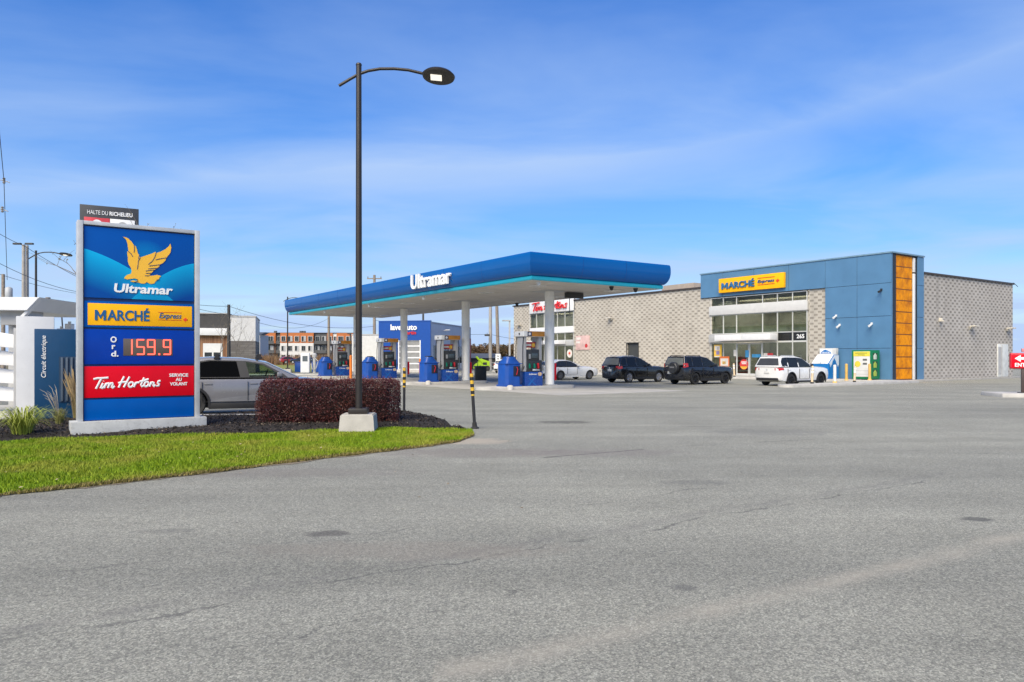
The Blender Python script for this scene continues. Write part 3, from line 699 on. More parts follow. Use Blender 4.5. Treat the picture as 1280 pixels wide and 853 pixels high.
for a_, c_, hs_ in ((us[2], (us[2] + us[3]) / 2, 1), ((us[2] + us[3]) / 2, us[3], -1)):
    dr = MB(); f_ = .10
    for q in ((a_ + .02, a_ + f_, .18, 2.72), (c_ - f_, c_ - .02, .18, 2.72), (a_ + f_, c_ - f_, .18, .36), (a_ + f_, c_ - f_, 2.62, 2.72)): dr.box(q[0], q[1], .10, .16, q[2], q[3], .006)
    do = dr.build('glass_door', FR_, store)
    p_ = MB(); p_.box(a_ + f_, c_ - f_, .12, .135, .36, 2.62); p_.build('door_pane', GLASS_D, do)
    p_ = MB(); hx = c_ - .16 if hs_ > 0 else a_ + .16
    p_.tube([(hx, .10, 1.0), (hx, .03, 1.0), (hx, .03, 1.5), (hx, .10, 1.5)], .014, 6); p_.build('handle', ALU, do)
lettering('house_number', '265', LETW, store, ((us[5] + us[6]) / 2 + .05, .15, 3.13), .62, .30, .008, .02)
# posters in the glass
def poster(px0, px1, z0_, z1_, m, v=.13, label=None, kids=()):
    a_, c_ = su(px0, v), su(px1, v)
    p_ = MB(); p_.box(a_, c_, v, v + .02, z0_, z1_); o = p_.build('poster', m, store)
    if label: o['label'] = label
    for (fx0, fx1, fz0, fz1, mm) in kids:
        k_ = MB(); k_.box(a_ + (c_ - a_) * fx0, a_ + (c_ - a_) * fx1, v - .008, v, z0_ + (z1_ - z0_) * fz0, z0_ + (z1_ - z0_) * fz1); k_.build('print', mm, o)
    return o
PY = mat('poster_yellow', (0.75, 0.46, 0.05), 0.5, var=.15); PO = mat('poster_orange', (0.7, 0.16, 0.03), 0.5, var=.1)
PW = mat('poster_white', (0.68, 0.64, 0.58), 0.5, var=.12); PB = mat('poster_blue', (0.05, 0.26, 0.5), 0.4, var=.2); PR = mat('poster_red', (.5, .03, .03), .5)
PV = mat('poster_violet', (.25, .2, .4), .5)
poster(892.5, 902, 1.62, 2.62, PY, label='yellow upright poster in the left bay', kids=((.1, .75, .55, .9, PW), (.3, .7, .2, .5, PV), (.1, .9, 0, .08, PW), (.45, .6, .6, .8, PV)))
poster(899.5, 911.5, .9, 1.68, PO, .09, label='orange framed offer board by the door', kids=((.1, .9, .05, .8, PW), (.3, .65, .2, .5, PY)))
poster(917, 921, 1.7, 2.2, PW); poster(931.5, 936, 1.6, 2.15, PB, .09); poster(940, 950.5, 1.6, 1.85, PB, .09)
poster(954.5, 959, 1.66, 1.92, PW, .12); poster(959.2, 966, 1.66, 1.92, PR, .12)
b = MB(); uc_ = (su(925, .09) + su(935, .09)) / 2
b.lathe([(0.40, 0), (0.40, .012)], (uc_, .10, 1.06), (0, -1, 0), 28)
dsk = b.build('round_sticker', mat('sticker_red', (.66, .05, .04), .4), store)
b = MB(); b.prism([(uc_ + .37 * math.cos(R(a)), .086, 1.06 + .37 * math.sin(R(a))) for a in range(205, 336, 10)], (0, -.006, 0)); b.build('sticker_band', PY, dsk)
for w_, h_, dz in ((.5, .09, .12), (.42, .09, 0)):
    b = MB()
    for k in range(4): b.box(uc_ - w_ / 2 + k * w_ / 4 + .015, uc_ - w_ / 2 + (k + 1) * w_ / 4 - .015, .08, .086, 1.08 + dz, 1.08 + dz + h_)
    b.build('sticker_print', LETW, dsk)
# shop interior
LITM = mat('added_shop_glow', (.8, .8, .8), .5, emit=(1, .96, .88), estr=11.0)  # glowing panels added behind the joists to brighten the shop interior
IN = mat('shop_floor', (.35, .33, .3), .5); INW = mat('shop_wall', (.42, .4, .36), .8); INC = mat('shop_ceiling', (.30, .26, .20), .8)
def room(u0, u1, d, h):
    b = MB(); b.box(u0, u1, .5, d, 0.05, .14); b.build('shop_floor', IN, store)
    b = MB(); b.box(u0, u1, d, d + .1, .1, h); b.box(u0 - .05, u0, .46, d, .1, h); b.box(u1, u1 + .05, .46, d, .1, h); b.build('shop_wall', INW, store)
    b = MB(); b.box(u0, u1, .5, d, h, h + .1)
    for k in range(5): b.box(u0, u1, 1.3 + k * 1.2, 1.36 + k * 1.2, h - .35, h - .05)
    b.build('shop_ceiling', INC, store)
    for k in range(3):
        b = MB(); y_ = 2.0 + k * 1.8; b.box(u0 + .8, u1 - .8, y_ - .2, y_ + .2, h - .06, h - .02); b.build('added_ceiling_glow', LITM, store)
room(-14.8, -4.9, 7.5, 6.5); room(-39.8, -32.5, 6.5, 6.6)
SH = [mat('goods_%s' % k, c, .6, var=.5, scale=9) for k, c in (('red', (.35, .06, .04)), ('green', (.08, .2, .06)), ('tan', (.4, .3, .14)))]
for k, (u_, m_) in enumerate(((-13.6, 0), (-11.4, 1), (-9.0, 2), (-7.0, 1))):
    b = MB()
    for z in (.14, .55, .95, 1.35): b.box(u_ - .7, u_ + .7, 2.3, 2.75, z, z + .04)
    b.box(u_ - .72, u_ + .72, 2.5, 2.54, .14, 1.75)
    sh = b.build('shelf', WHITE, store); rr_ = random.Random(k)
    b = MB()
    for z in (.18, .59, .99, 1.39):
        x = u_ - .68
        while x < u_ + .6:
            w_ = rr_.uniform(.07, .2); b.box(x, x + w_ - .01, 2.3, 2.49, z, z + rr_.uniform(.16, .32)); x += w_
    b.build('goods', SH[m_], sh)
# pale mottled board seen through the clerestory
b = MB(); b.box(-14.7, -5.0, 1.0, 1.1, 3.45, 4.05); b.build('pale_band_board', mat('pale_band', (.72, .72, .56), .7, var=.4, scale=.8), store)

# --- yellow sign
ys0, ys1 = su(899.2, -.2), su(980.5, -.2)
b = MB(); b.box(ys0, ys1, -.28, -.04, 6.72, 7.83, .02)
sg = b.build('store_sign', YEL, store)
w_ = ys1 - ys0
lettering('sign_word', 'MARCHÉ', mat('letter_steel_blue', (.03, .14, .3), .4), sg, (ys0 + w_ * .315, -.33, 7.31), w_ * .52, .62, .10, .024)
lettering('sign_word', 'Express', LBLUE, sg, (ys0 + w_ * .745, -.31, 7.29), w_ * .25, .30, .05, .01, .25)
for z in (7.56, 7.05): b = MB(); b.box(ys0 + w_ * .62, ys0 + w_ * .87, -.31, -.28, z, z + .03); b.build('sign_line', LRED, sg)
LEAF = [(0, 1), (.18, .6), (.42, .72), (.34, .3), (.8, .45), (.72, .2), (.95, .05), (.5, -.25), (.55, -.45), (.08, -.4), (.06, -.9), (-.06, -.9), (-.08, -.4), (-.55, -.45), (-.5, -.25), (-.95, .05), (-.72, .2), (-.8, .45), (-.34, .3), (-.42, .72), (-.18, .6)]
def maple(parent, x, y, z, r, d=.02):
    b = MB(); b.prism([(x + r * a_, y, z + r * c_) for a_, c_ in LEAF], (0, -d, 0)); return b.build('maple_leaf', mat('leaf_red', (.7, .06, .01), .4), parent)
maple(sg, ys0 + w_ * .915, -.28, 7.24, .17)

# --- coffee shop end
tc0, tc1 = -39.9, -32.4
b = MB(); b.box(tc0, tc1, -.02, .4, 6.33, 7.72, .01); b.build('sign_band', mat('panel_white', (.72, .72, .71), .4, var=.04), store)
b = MB(); b.box(tc0, tc1, -.0, .4, 4.13, 4.72, .01); b.build('white_band', WHITE, store)
tcols = [662.5, 671, 680.5, 689, 697, 706.5, 717]
pane_wall(tcols, [(4.75, 6.3)], 0.16, store, GLASS_D, FR_)
pane_wall(tcols, [(3.36, 4.1)], 0.16, store, GLASS_D, FR_)
pane_wall(tcols, [(.2, 2.8)], 0.16, store, GLASS_D, FR_)
b = MB(); b.box(tc0 + .6, su(699, -.8), -.9, -.0, 2.95, 3.32, .02); b.build('door_canopy', WHITE, store)
b = MB(); b.box(tc0, tc1, .05, .4, 2.82, 3.34, .01); b.build('canopy_soffit', GREYP, store)
ta, tb = su(665.5, -.1), su(709, -.1)
script_word('sign_word', mat('sign_letter_red', (.72, .015, .02), .35, var=.06), store, ((ta + tb) / 2, -.15, 7.02), tb - ta, .98, .066, .14)
b = MB(); b.lathe([(.42, 0), (.42, .012)], (su(712, .1), .10, 2.0), (0, -1, 0), 28); rs = b.build('round_sticker', PW, store)
maple(rs, su(712, .1), .085, 2.0, .2, .006)
# menu board on the wall
a_, c_ = su(720, .1), su(737, .1)
b = MB(); b.box(a_, c_, .06, .14, 2.35, 3.75, .01); mn = b.build('wall_board', mat('pink_board', (.62, .42, .38), .5, var=.15), store)
b = MB(); b.box(a_ + .1, a_ + .8, .05, .06, 3.35, 3.6); b.box(a_ + .1, a_ + .7, .05, .06, 3.0, 3.2); b.build('board_print', PW, mn)
b = MB(); b.cyl((c_ - .45, .055, 2.75), (c_ - .45, .045, 2.75), .2); b.build('board_print', PR, mn)
# doors
b = MB(); b.box(DU0, DU1, .3, .36, 0.1, DZ - .02); d_ = b.build('service_door', mat('door_dark', (.05, .052, .05), .5), store)
b = MB(); b.box(DU0 - .06, DU0, .1, .3, .1, DZ + .06); b.box(DU1, DU1 + .06, .1, .3, .1, DZ + .06); b.box(DU0, DU1, .1, .3, DZ, DZ + .06); b.build('door_frame', DARK, d_)
b = MB(); b.box(DU1 - .2, DU1 - .12, .24, .3, 1.1, 1.2); b.build('handle', ALU, d_)
v0_, v1_ = sv(1248.5), sv(1261.5)
b = MB(); b.box(-.13, -.06, v0_, v1_, .12, 2.62, .01); d_ = b.build('service_door', mat('door_white', (.62, .63, .6), .45), store)
vm = sv(1253.5)
b = MB(); b.box(-.07, -.03, vm - .06, vm, .12, 2.58); b.box(-.06, -.045, v0_ + .05, vm - .1, .3, 2.4); b.build('door_frame', GREYP, d_)
# wall lamps and cameras
def wall_lamp(u_, z, front=True, v_=None):
    b = MB()
    if front: b.box(u_ - .1, u_ + .1, .0, .14, z - .14, z + .02, .02); b.prism([(u_ - .32, .02, z), (u_ + .32, .02, z), (u_ + .32, -.35, z + .02), (u_ - .32, -.35, z + .02)], (0, 0, .09), bev=.01)
    else: b.box(-.12, .02, v_ - .1, v_ + .1, z - .16, z, .02); b.prism([(0, v_ - .36, z), (0, v_ + .36, z), (.38, v_ + .36, z + .02), (.38, v_ - .36, z + .02)], (0, 0, .09), bev=.01)
    b.build('wall_lamp', mat('lamp_beige', (.62, .58, .5), .5), store)
def zat(px, py, u_=None, v_=None):
    d = (sf(su(px), 0) if u_ is None else sf(u_, sv(px, u_))).y
    return CAM_H + (HZ - py) / F * d
wall_lamp(su(763), zat(763, 398.5)); wall_lamp(su(648.8), zat(648.8, 406.7))
for px, py in ((1213, 409), (1259, 411.5)): wall_lamp(0, zat(px, py, -.1), False, sv(px, -.1))
def camera_(u_, z, m, side=False):
    b = MB(); b.box(u_ - .06, u_ + .06, -.08, 0, z - .06, z + .08, .01); b.tube([(u_, -.05, z), (u_, -.2, z - .05)], .025, 6)
    b.cyl((u_ - .02, -.12, z - .08), (u_ + .04, -.42, z - .16), .07, .075, 12); b.build('security_camera', m, store)
camera_(su(1045.5), zat(1045.5, 395), WHITE); camera_(su(1050), zat(1050, 406.5), WHITE); camera_(su(1090), zat(1090, 405), WHITE); camera_(su(1102), zat(1102, 362.5), BLACK)
b = MB(); vv_ = sv(1174.5, -.1); zz_ = zat(1174.5, 400, -.1); b.box(-.12, .1, vv_ - .08, vv_ + .08, zz_ - .12, zz_ + .12, .02); b.box(.1, .22, vv_ - .12, vv_ + .12, zz_ - .12, zz_ - .05, .01); b.build('junction_box', mat('lamp_beige', (.62, .58, .5), .5), store)
b = MB(); b.tube([(-.2, 17.9, 7.42), (-.2, 18.3, 7.45), (-.2, 19.0, 7.2)], .025, 5); b.build('roof_conduit', DARK, store)
# ------------------------------------------------------------------ pump canopy
can = thing('pump_canopy', 'long white-soffit canopy with curved blue fascia and teal band on four pale columns', 'fuel canopy', KO, AU)
CU0, CU1, CV0, CV1, CZ = -29.2, 4.2, -4.2, 3.9, 5.05
def sweep(prof, name, m):
    """profile (outward, z) carried round the canopy rectangle with mitred corners"""
    bm = bmesh.new(); rings = []
    for o_, z in prof: rings.append([bm.verts.new(v) for v in ((CU0 - o_, CV0 - o_, z), (CU1 + o_, CV0 - o_, z), (CU1 + o_, CV1 + o_, z), (CU0 - o_, CV1 + o_, z))])
    for A, B in zip(rings, rings[1:]):
        for i in range(4): bm.faces.new((A[i], A[(i + 1) % 4], B[(i + 1) % 4], B[i]))
    me = bpy.data.meshes.new(name); bmesh.ops.recalc_face_normals(bm, faces=bm.faces); bm.to_mesh(me); bm.free(); me.materials.append(m)
    return link(name, me, can, 35)
FASC = mat('fascia_blue', (0.0, 0.092, 0.33), 0.12, var=0.04, scale=.4, spec=0.3)
prof = [(.0, 5.24)] + [(.33 * math.sin(R(a)), 5.24 + .66 * (1 - math.cos(R(a)))) for a in range(12, 91, 6)] + [(.329, 6.0), (.322, 6.12), (.308, 6.20), (.285, 6.245), (.22, 6.265), (-.3, 6.275)]
fa = sweep(prof, 'fascia', FASC)
b = MB()
for k in range(1, 9): x = CU0 + (CU1 - CU0) * k / 9 ; b.tube([(x, CV0 - o_ - .001, z) for o_, z in prof[:-2]], .006, 4)
for k in range(1, 3): y = CV0 + (CV1 - CV0) * k / 3 ; b.tube([(CU1 + o_ + .001, y, z) for o_, z in prof[:-2]], .006, 4)
b.build('fascia_joint', mat('joint_blue', (.003, .03, .16), .5), fa)
sweep([(-.05, 5.05), (.03, 5.05), (.055, 5.09), (.055, 5.20), (.03, 5.24), (-.05, 5.245)], 'light_band', TEAL)
b = MB(); b.box(CU0, CU1, CV0, CV1, 5.052, 5.075)
for k in range(1, 21): x = CU0 + (CU1 - CU0) * k / 21; b.box(x - .008, x + .008, CV0 + .05, CV1 - .05, 5.044, 5.052)
b.build('soffit', mat('soffit_white', (.56, .525, .47), .6, var=.07, scale=.6, dirt=.12), can)
b = MB(); b.box(CU0 + .1, CU1 - .1, CV0 + .1, CV1 - .1, 6.1, 6.2); b.build('deck_roof', GREYP, can)
COLM = mat('column_paint', (.84, .83, .79), .5, var=.06, dirt=.18)
for k in range(4):
    u_ = -8.5 * k
    b = MB(); b.cyl((u_, 0, .15), (u_, 0, 5.05), .25, n=28); c = b.build('column', COLM, can)
    b = MB(); b.box(u_ - .75, u_ + .75, -.75, .75, 5.035, 5.05); b.build('column_head', GREYP, c)
    b = MB(); b.box(u_ - .3, u_ + .3, -.3, .3, .148, .2, .01); b.build('base_plate', GREYP, c)
for k in range(7):
    for vv_ in (-2.4, 2.4):
        u_ = 2.2 - 4.6 * k
        b = MB(); b.box(u_ - .32, u_ + .32, vv_ - .32, vv_ + .32, 5.02, 5.06, .01); c = b.build('soffit_light', WHITE, can)
        b = MB(); b.box(u_ - .25, u_ + .25, vv_ - .25, vv_ + .25, 5.012, 5.02); b.build('lens', mat('lens', (.5, .5, .48), .25), c)
for u_, vv_ in ((3.9, -3.6), (-6.5, -3.95), (-14, -3.95), (-22, -3.95), (3.8, 2.5), (-8, 3.5), (3.9, .8)):
    b = MB(); b.box(u_ - .08, u_ + .08, vv_ - .08, vv_ + .08, 4.98, 5.05); b.lathe([(.09, 0), (.09, -.05), (.06, -.12), (.0, -.14)], (u_, vv_, 4.98)); b.build('dome_camera', WHITE if vv_ < 0 else BLACK, can)
b = MB(); b.box(.3, .55, .75, 1.85, 4.72, 5.02, .02); b.tube([(.42, 1.0, 4.72), (.42, 1.0, 3.9)], .02, 6); b.tube([(.42, 1.35, 4.72), (.42, 1.35, 4.1)], .02, 6); b.build('cable_box', DARK, can)
lettering('fascia_word', 'Ultramar', LETW, can, (-4.5, CV0 - .42, 5.80), 4.45, .80, .10, .014)
b = MB()
for k in range(16):
    x = -6.6 + k * .28; b.box(x - .012, x + .012, CV0 - .40, CV0 - .22, 5.62, 5.65)
b.build('letter_bracket', DARK, can)

# ------------------------------------------------------------------ islands, pumps and service bins
ISL = [cf(-8.5 * k, -1.55) for k in range(4)]
b = MB(); b.box(-2.3, 2.45, -.62, .62, -.05, .15, .05); b.cyl((-2.3, 0, -.05), (-2.3, 0, .149), .6, n=24); b.cyl((2.45, 0, -.05), (2.45, 0, .149), .6, n=24)
isl = b.build('pump_island', CONCL, loc=ISL[0], rotz=AV); tag(isl, kind='structure')
for k in range(1, 4): c = isl.copy(); COL.objects.link(c); c.location = ISL[k]

PGREY = mat('pump_grey', (.36, .36, .36), .45, var=.08, dirt=.15); PDARK = mat('pump_console', (.03, .032, .034), .45, var=.3)
AMB = mat('header_amber', (.52, .21, .02), .45, var=.25, scale=3); SCR = mat('screen', (.06, .08, .09), .15); GRN = mat('nozzle_green', (.0, .19, .13), .4); NRED = mat('nozzle_red', (.5, .02, .03), .4)
def make_pump():
    t = thing('fuel_pump', '', 'fuel pump')
    b = MB(); b.box(-.56, .56, -.36, .36, 0, .72, .015); base = b.build('base_cabinet', BLUE, t)
    b = MB(); b.prism([(-.42, -.364, .02), (-.28, -.364, .02), (.1, -.364, .42), (.04, -.364, .46)], (0, -.004, 0)); b.prism([(.1, -.369, .02), (.2, -.369, .02), (-.3, -.369, .40), (-.38, -.369, .40)], (0, -.004, 0)); b.build('swoosh', mat('swoosh', (.006, .11, .40), .3), base)
    lettering('pump_word', 'X-Ultramar', LETW, base, (-.07, -.369, .6), .5, .075, .006, .02)
    b = MB(); b.lathe([(.13, 0), (.13, .008)], (.38, -.36, .60), (0, -1, 0), 20); b.xform(Matrix.Translation((0, 0, .15)) @ Matrix.Diagonal((1, 1, .75, 1))); b.build('sticker', mat('sticker_tan', (.6, .42, .25), .5, var=.4, scale=20), base)
    b = MB(); b.box(-.45, .54, -.34, .34, .722, 1.30, .02); b.box(-.40, .42, -.30, .30, 1.30, 1.86, .03); con = b.build('console', PDARK, t)
    b = MB(); b.box(-.12, .28, -.335, -.30, 1.42, 1.66, .01); b.build('screen', SCR, con)
    b = MB(); b.box(-.28, -.16, -.33, -.30, 1.38, 1.62, .01); b.build('card_reader', mat('reader', (.3, .31, .32), .4), con)
    b = MB(); b.box(-.30, -.18, -.42, -.33, .9, 1.14, .02); b.box(.0, .12, -.42, -.33, .9, 1.14, .02); b.build('nozzle_boot', GRN, con)
    b = MB(); b.box(.22, .36, -.42, -.33, .88, 1.16, .02); b.build('nozzle_boot', NRED, con)
    b = MB(); b.box(-.06, .2, -.345, -.33, .78, .86)
    for k in range(0, 4): b.box(.22 + k * .05, .25 + k * .05, -.345, -.33, .78, .84)
    b.build('price_label', LETW, con)
    b = MB()
    for s in (-.24, .06, .3): b.tube([(s, -.40, .86), (s + .02, -.46, .95), (s, -.44, 1.12), (s, -.40, 1.2)], .025, 6)
    b.build('nozzle', BLACK, con)
    b = MB(); b.prism([(-.62, -.34, .73), (-.44, -.34, .73), (-.44, -.34, 2.50), (-.56, -.34, 2.50), (-.56, -.34, 1.3)], (0, .68, 0), bev=.02); b.build('side_column', PGREY, t)
    b = MB(); b.box(.36, .56, -.3, .3, 1.3, 2.50, .02); b.build('side_column', PGREY, t)
    b = MB(); b.box(-.68, .66, -.42, .42, 2.50, 2.78, .06, seg=3); hd = b.build('header', WHITE, t)
    b = MB(); b.box(-.42, .64, -.432, -.42, 2.52, 2.77, .01); b.build('header_panel', AMB, hd)
    b = MB(); b.box(-.44, -.18, -.44, -.43, 2.53, 2.75, .005); b.build('header_panel', mat('header_navy', (.03, .05, .12), .4), hd)
    b = MB(); b.lathe([(.07, 0), (.07, .006)], (-.31, -.44, 2.64), (0, -1, 0), 14); b.build('header_mark', LETW, hd)
    b = MB(); b.lathe([(.06, 0), (.06, .006)], (-.68, -.05, 2.64), (-1, 0, 0), 14); b.build('header_mark', BLACK, hd)
    b = MB(); b.box(-.36, .32, -.04, .04, 1.95, 2.22, .005); b.box(-.40, .36, -.02, .02, 2.2, 2.24); ad = b.build('ad_panel', PR, t)
    b = MB(); b.lathe([(.11, 0), (.11, .006)], (.2, -.04, 2.08), (0, -1, 0), 14); b.build('ad_print', PY, ad)
    b = MB(); b.box(-.3, .06, -.047, -.04, 2.03, 2.14); b.build('ad_print', PW, ad)
    b = MB()
    for s, y_ in ((-.60, -.30), (-.60, .30), (.60, -.28)): b.tube([(s, y_, 2.5), (s * 1.08, y_, 2.0), (s * 1.1, y_, 1.2), (s * 1.06, y_, .8), (s * .98, y_ * 1.2, 1.0)], .022, 6)
    b.build('hose', RUBBER, t)
    return t
PUMP_L = ['fuel pump on the nearest island, beside the column in front of the coffee shop', 'fuel pump beside the column just right of the car wash corner',
          'fuel pump in front of the car wash shutter, behind the right end of the hedge', 'farthest fuel pump, behind the hedge and left of the tall street lamp pole']
BIN_L = ['blue service bin nearest the camera, left of the nearest pump', 'blue service bin in front of the blue corner of the car wash', 'blue service bin just right of the tall street lamp pole', 'farthest blue service bin, above the hedge left of the tall lamp pole']
pump0 = make_pump()
BINM = mat('bin_blue', (.006, .06, .30), .4, var=.12, dirt=.1)
def make_bin():
    t = thing('service_bin', '', 'service bin'); t.scale = (1.1, 1.1, 1.06)
    oct_ = lambda h, z, w, d: [(-w, -d + h, z), (-w + h, -d, z), (w - h, -d, z), (w, -d + h, z), (w, d - h, z), (w - h, d, z), (-w + h, d, z), (-w, d - h, z)]
    b = MB()
    A = [b.bm.verts.new(v) for v in oct_(.12, 0, .42, .40)]; B_ = [b.bm.verts.new(v) for v in oct_(.12, 1.08, .42, .40)]; C_ = [b.bm.verts.new(v) for v in oct_(.10, 1.32, .26, .24)]; D_ = [b.bm.verts.new(v) for v in oct_(.10, 1.40, .25, .23)]
    for P, Q in ((A, B_), (B_, C_), (C_, D_)):
        for i in range(8): b.bm.faces.new((P[i], P[(i + 1) % 8], Q[(i + 1) % 8], Q[i]))
    b.bm.faces.new(A[::-1]); b.bm.faces.new(D_)
    b.box(-.44, .44, -.42, .42, 1.05, 1.09, .01); b.box(-.43, .43, -.41, .41, 0, .08, .01)
    body = b.build('bin_body', BINM, t)
    b = MB(); b.box(-.04, .32, -.41, -.39, .48, .96, .004); b.build('opening', mat('bin_hole', (.008, .012, .03), .8), body)
    b = MB(); b.tube([(.12, -.42, .55), (.17, -.45, .8), (.13, -.42, .92)], .018, 6); b.build('squeegee', NRED, body)
    b = MB(); b.box(-.16, .16, -.14, .14, 1.40, 1.45, .02); b.build('bin_cap', PDARK, body)
    return t
bin0 = make_bin()
for k in range(4):
    p = pump0 if k == 0 else dup(pump0); p.location = cf(-8.5 * k, -1.28, .15); p.rotation_euler = (0, 0, AV); p['label'] = PUMP_L[k]; p['group'] = 'fuel pumps under the canopy'
    q = bin0 if k == 0 else dup(bin0); q.location = cf(-8.5 * k + .1, -2.62, .15); q.rotation_euler = (0, 0, AV); q['label'] = BIN_L[k]; q['group'] = 'blue service bins on the islands'
# red emergency cabinets on the far side of the columns
for k, lab in ((0, 'red cabinet half hidden behind the nearest canopy column'), (1, 'red cabinet half hidden behind the column right of the car wash'), (2, 'red cabinet half hidden behind the column in front of the car wash shutter')):
    t = thing('extinguisher_cabinet', lab, 'cabinet', cf(-8.5 * k - .02, .30, .15), AV, 'red cabinets behind the canopy columns')
    b = MB(); b.box(-.10, .10, -.10, .10, .25, 1.15, .03); b.build('case', RED, t)
    b = MB(); b.box(-.03, .03, -.03, .03, 0, .25); b.box(-.1, .1, -.1, .1, 0, .02); b.build('stand', DARK, t)
# bollard stubs at the island ends
for k, lab in ((0, 'short pale concrete stub at the left end of the nearest island'), (1, 'short pale concrete stub in front of the second nearest pump island')):
    b = MB(); b.lathe([(.16, 0), (.16, .16), (.14, .2), (.08, .23), (0, .24)], (0, 0, 0), n=18); o = b.build('concrete_stub', CONCL, loc=cf(-8.5 * k + .75, -3.0, .006)); tag(o, lab, 'bollard', 'concrete stubs by the islands')
# dark litter bin under the canopy
t = thing('litter_bin', 'square dark litter bin standing between the two nearest pump islands', 'litter bin', gp(600.5, 476.5), R(12))
b = MB(); b.box(-.36, .36, -.36, .36, 0, .95, .03); b.build('bin_body', mat('bin_dark', (.02, .022, .02), .6), t)
b = MB(); b.box(-.38, .38, -.38, .38, .95, 1.02, .02); b.build('bin_lid', mat('bin_lid', (.07, .07, .065), .6), t)

# ------------------------------------------------------------------ car wash
cw0 = pp(471, 447, 81); WA = R(-12.5) ; ang = math.atan2(.216, .976)
cwR = pp(538, 447, 80.0); cwt = thing('car_wash', 'blue fronted car wash with white lettering, roller shutter and grey ribbed side', 'car wash', (cwR.x, cwR.y, 0), -ang)
H_ = 5.45; Wd = 5.9; Ld = 16
def ribbed():
    t = NT('ribbed_cladding'); o = t.obj(); s = t.n('SeparateXYZ'); t.l(o, s.inputs[0])
    f_ = t.math('FRACT', t.math('MULTIPLY', s.outputs[1], 1 / .9)); sm = t.math('LESS_THAN', f_, .03)
    c = t.mix(sm, (.29, .345, .47, 1), (.17, .2, .27, 1)); c = t.mix(.25, c, t.ramp(t.noise(.7, 4, o), .3, .7, (.8, .8, .8, 1), (1.1, 1.1, 1.1, 1)), 'MULTIPLY')
    t.l(c, t.b.inputs['Base Color']); t.b.inputs['Roughness'].default_value = .45; t.b.inputs['Metallic'].default_value = .2
    return t.m
SX0, SX1, SZ1 = -3.6, -1.15, 3.45
b = MB(); b.box(-Wd, SX0, 0, .3, .3, H_); b.box(SX1, -.0, 0, .3, .3, H_); b.box(SX0, SX1, 0, .3, SZ1, H_); b.box(-Wd - .0, 0.02, -.03, .33, H_, H_ + .12); b.build('front_wall', mat('wash_blue', (.003, .06, .30), .35, var=.06), cwt)
b = MB(); b.box(-.3, 0, .3, Ld, 2.9, H_); b.box(-.3, 0, .3, 1.0, .3, 2.9); b.box(-.3, 0, Ld - .6, Ld, .3, 2.9); b.box(-Wd, -Wd + .3, .3, Ld, .3, H_); b.box(-Wd, 0, Ld - .3, Ld, .3, H_); b.build('side_wall', ribbed(), cwt)
b = MB(); b.box(-.18, -.15, 1.0, Ld - .6, .3, 2.9); b.build('side_window', glass('wash_glass', (.5, .55, .5), .5), cwt)
b = MB()
for k in range(8): y_ = 1.0 + (Ld - 1.6) * k / 7; b.box(-.2, -.08, y_ - .06, y_ + .06, .3, 2.9)
b.box(-.2, -.06, 1, Ld - .6, .3, .9); b.build('side_frame', ALU, cwt)
b = MB(); b.box(-Wd, 0, .3, Ld, H_ - .2, H_ - .1); b.build('roof', GREYP, cwt)
b = MB(); b.box(-Wd, .0, 0, Ld, 0, .3); b.build('plinth', CONCL, cwt)
sh = MB(); sh.box(SX0, SX1, .12, .16, .3, SZ1); so = sh.build('roller_shutter', mat('shutter_grey', (.26, .26, .25), .4, var=.15), cwt)
b = MB()
for k in range(6): z = .3 + (SZ1 - .3) * k / 5; b.box(SX0, SX1, .08, .12, z - .07, z + .07)
for x in (SX0, SX1): b.box(x - .06, x + .06, -.02, .12, .3, SZ1)
b.build('shutter_rail', WHITE, so)
lettering('wall_word', 'lave-auto', LETW, cwt, (-3.0, -.06, 4.85), 3.0, .62, .06, .03)
lettering('wall_word', 'martin', LRED, cwt, (-2.35, -.06, 4.25), 1.5, .36, .05, .025)
b = MB(); b.box(.0, .5, 4.6, 4.75, 4.6, 4.66); b.box(.2, .75, 4.5, 4.85, 4.66, 4.74, .01); b.build('wall_lamp', WHITE, cwt)
b = MB(); b.box(-.05, .03, Ld - .5, Ld + .03, .3, 4.0); b.build('corner_trim', mat('trim_red', (.25, .03, .04), .5), cwt)
# pale service wing left of the wash
t = thing('service_wing', 'plain white flat-roofed block left of the car wash', 'building', pp(440, 447, 86).xy.to_3d(), R(-6))
b = MB(); b.box(0, 4.2, 0, 9, 0, 4.15); b.build('wall', mat('stucco_white', (.60, .60, .58), .8, var=.08), t)
b = MB(); b.box(-.05, 4.25, -.05, 9.05, 4.15, 4.27); b.build('coping', GREYP, t)

# ------------------------------------------------------------------ price sign
sgn = thing('price_sign', 'tall blue price sign with a golden bird, yellow and red panels and lit red digits', 'price sign', (-7.76, 15.6, .0), AV); sgn.scale = (.908, 1, 1)
b = MB(); b.box(-1.39, 1.39, -.27, .27, 0, .325, .012); b.build('plinth', mat('plinth_grey', (.47, .48, .47), .75, var=.12, scale=4, dirt=.4, bump=.2), sgn)
FRM = mat('sign_frame', (.50, .51, .51), .4, metal=.2, var=.1, scale=4, dirt=.25)
for s in (-1, 1): b = MB(); b.box(s * 1.205 - .055, s * 1.205 + .055, -.17, .17, .325, 4.33, .008); b.build('frame_post', FRM, sgn)
b = MB(); b.box(-1.15, 1.15, -.16, .16, 4.255, 4.33, .005); b.build('top_rail', FRM, sgn)
b = MB(); b.box(-1.148, 1.148, -.10, .10, .326, 4.254); b.build('cabinet', mat('cabinet_navy', (.004, .03, .13), .4), sgn)
X1 = 1.135
def panel(name, z0, z1, m, y=-.13, x=X1, par=sgn):
    b = MB(); b.box(-x, x, y, -.10, z0, z1, .006); return b.build(name, m, par)
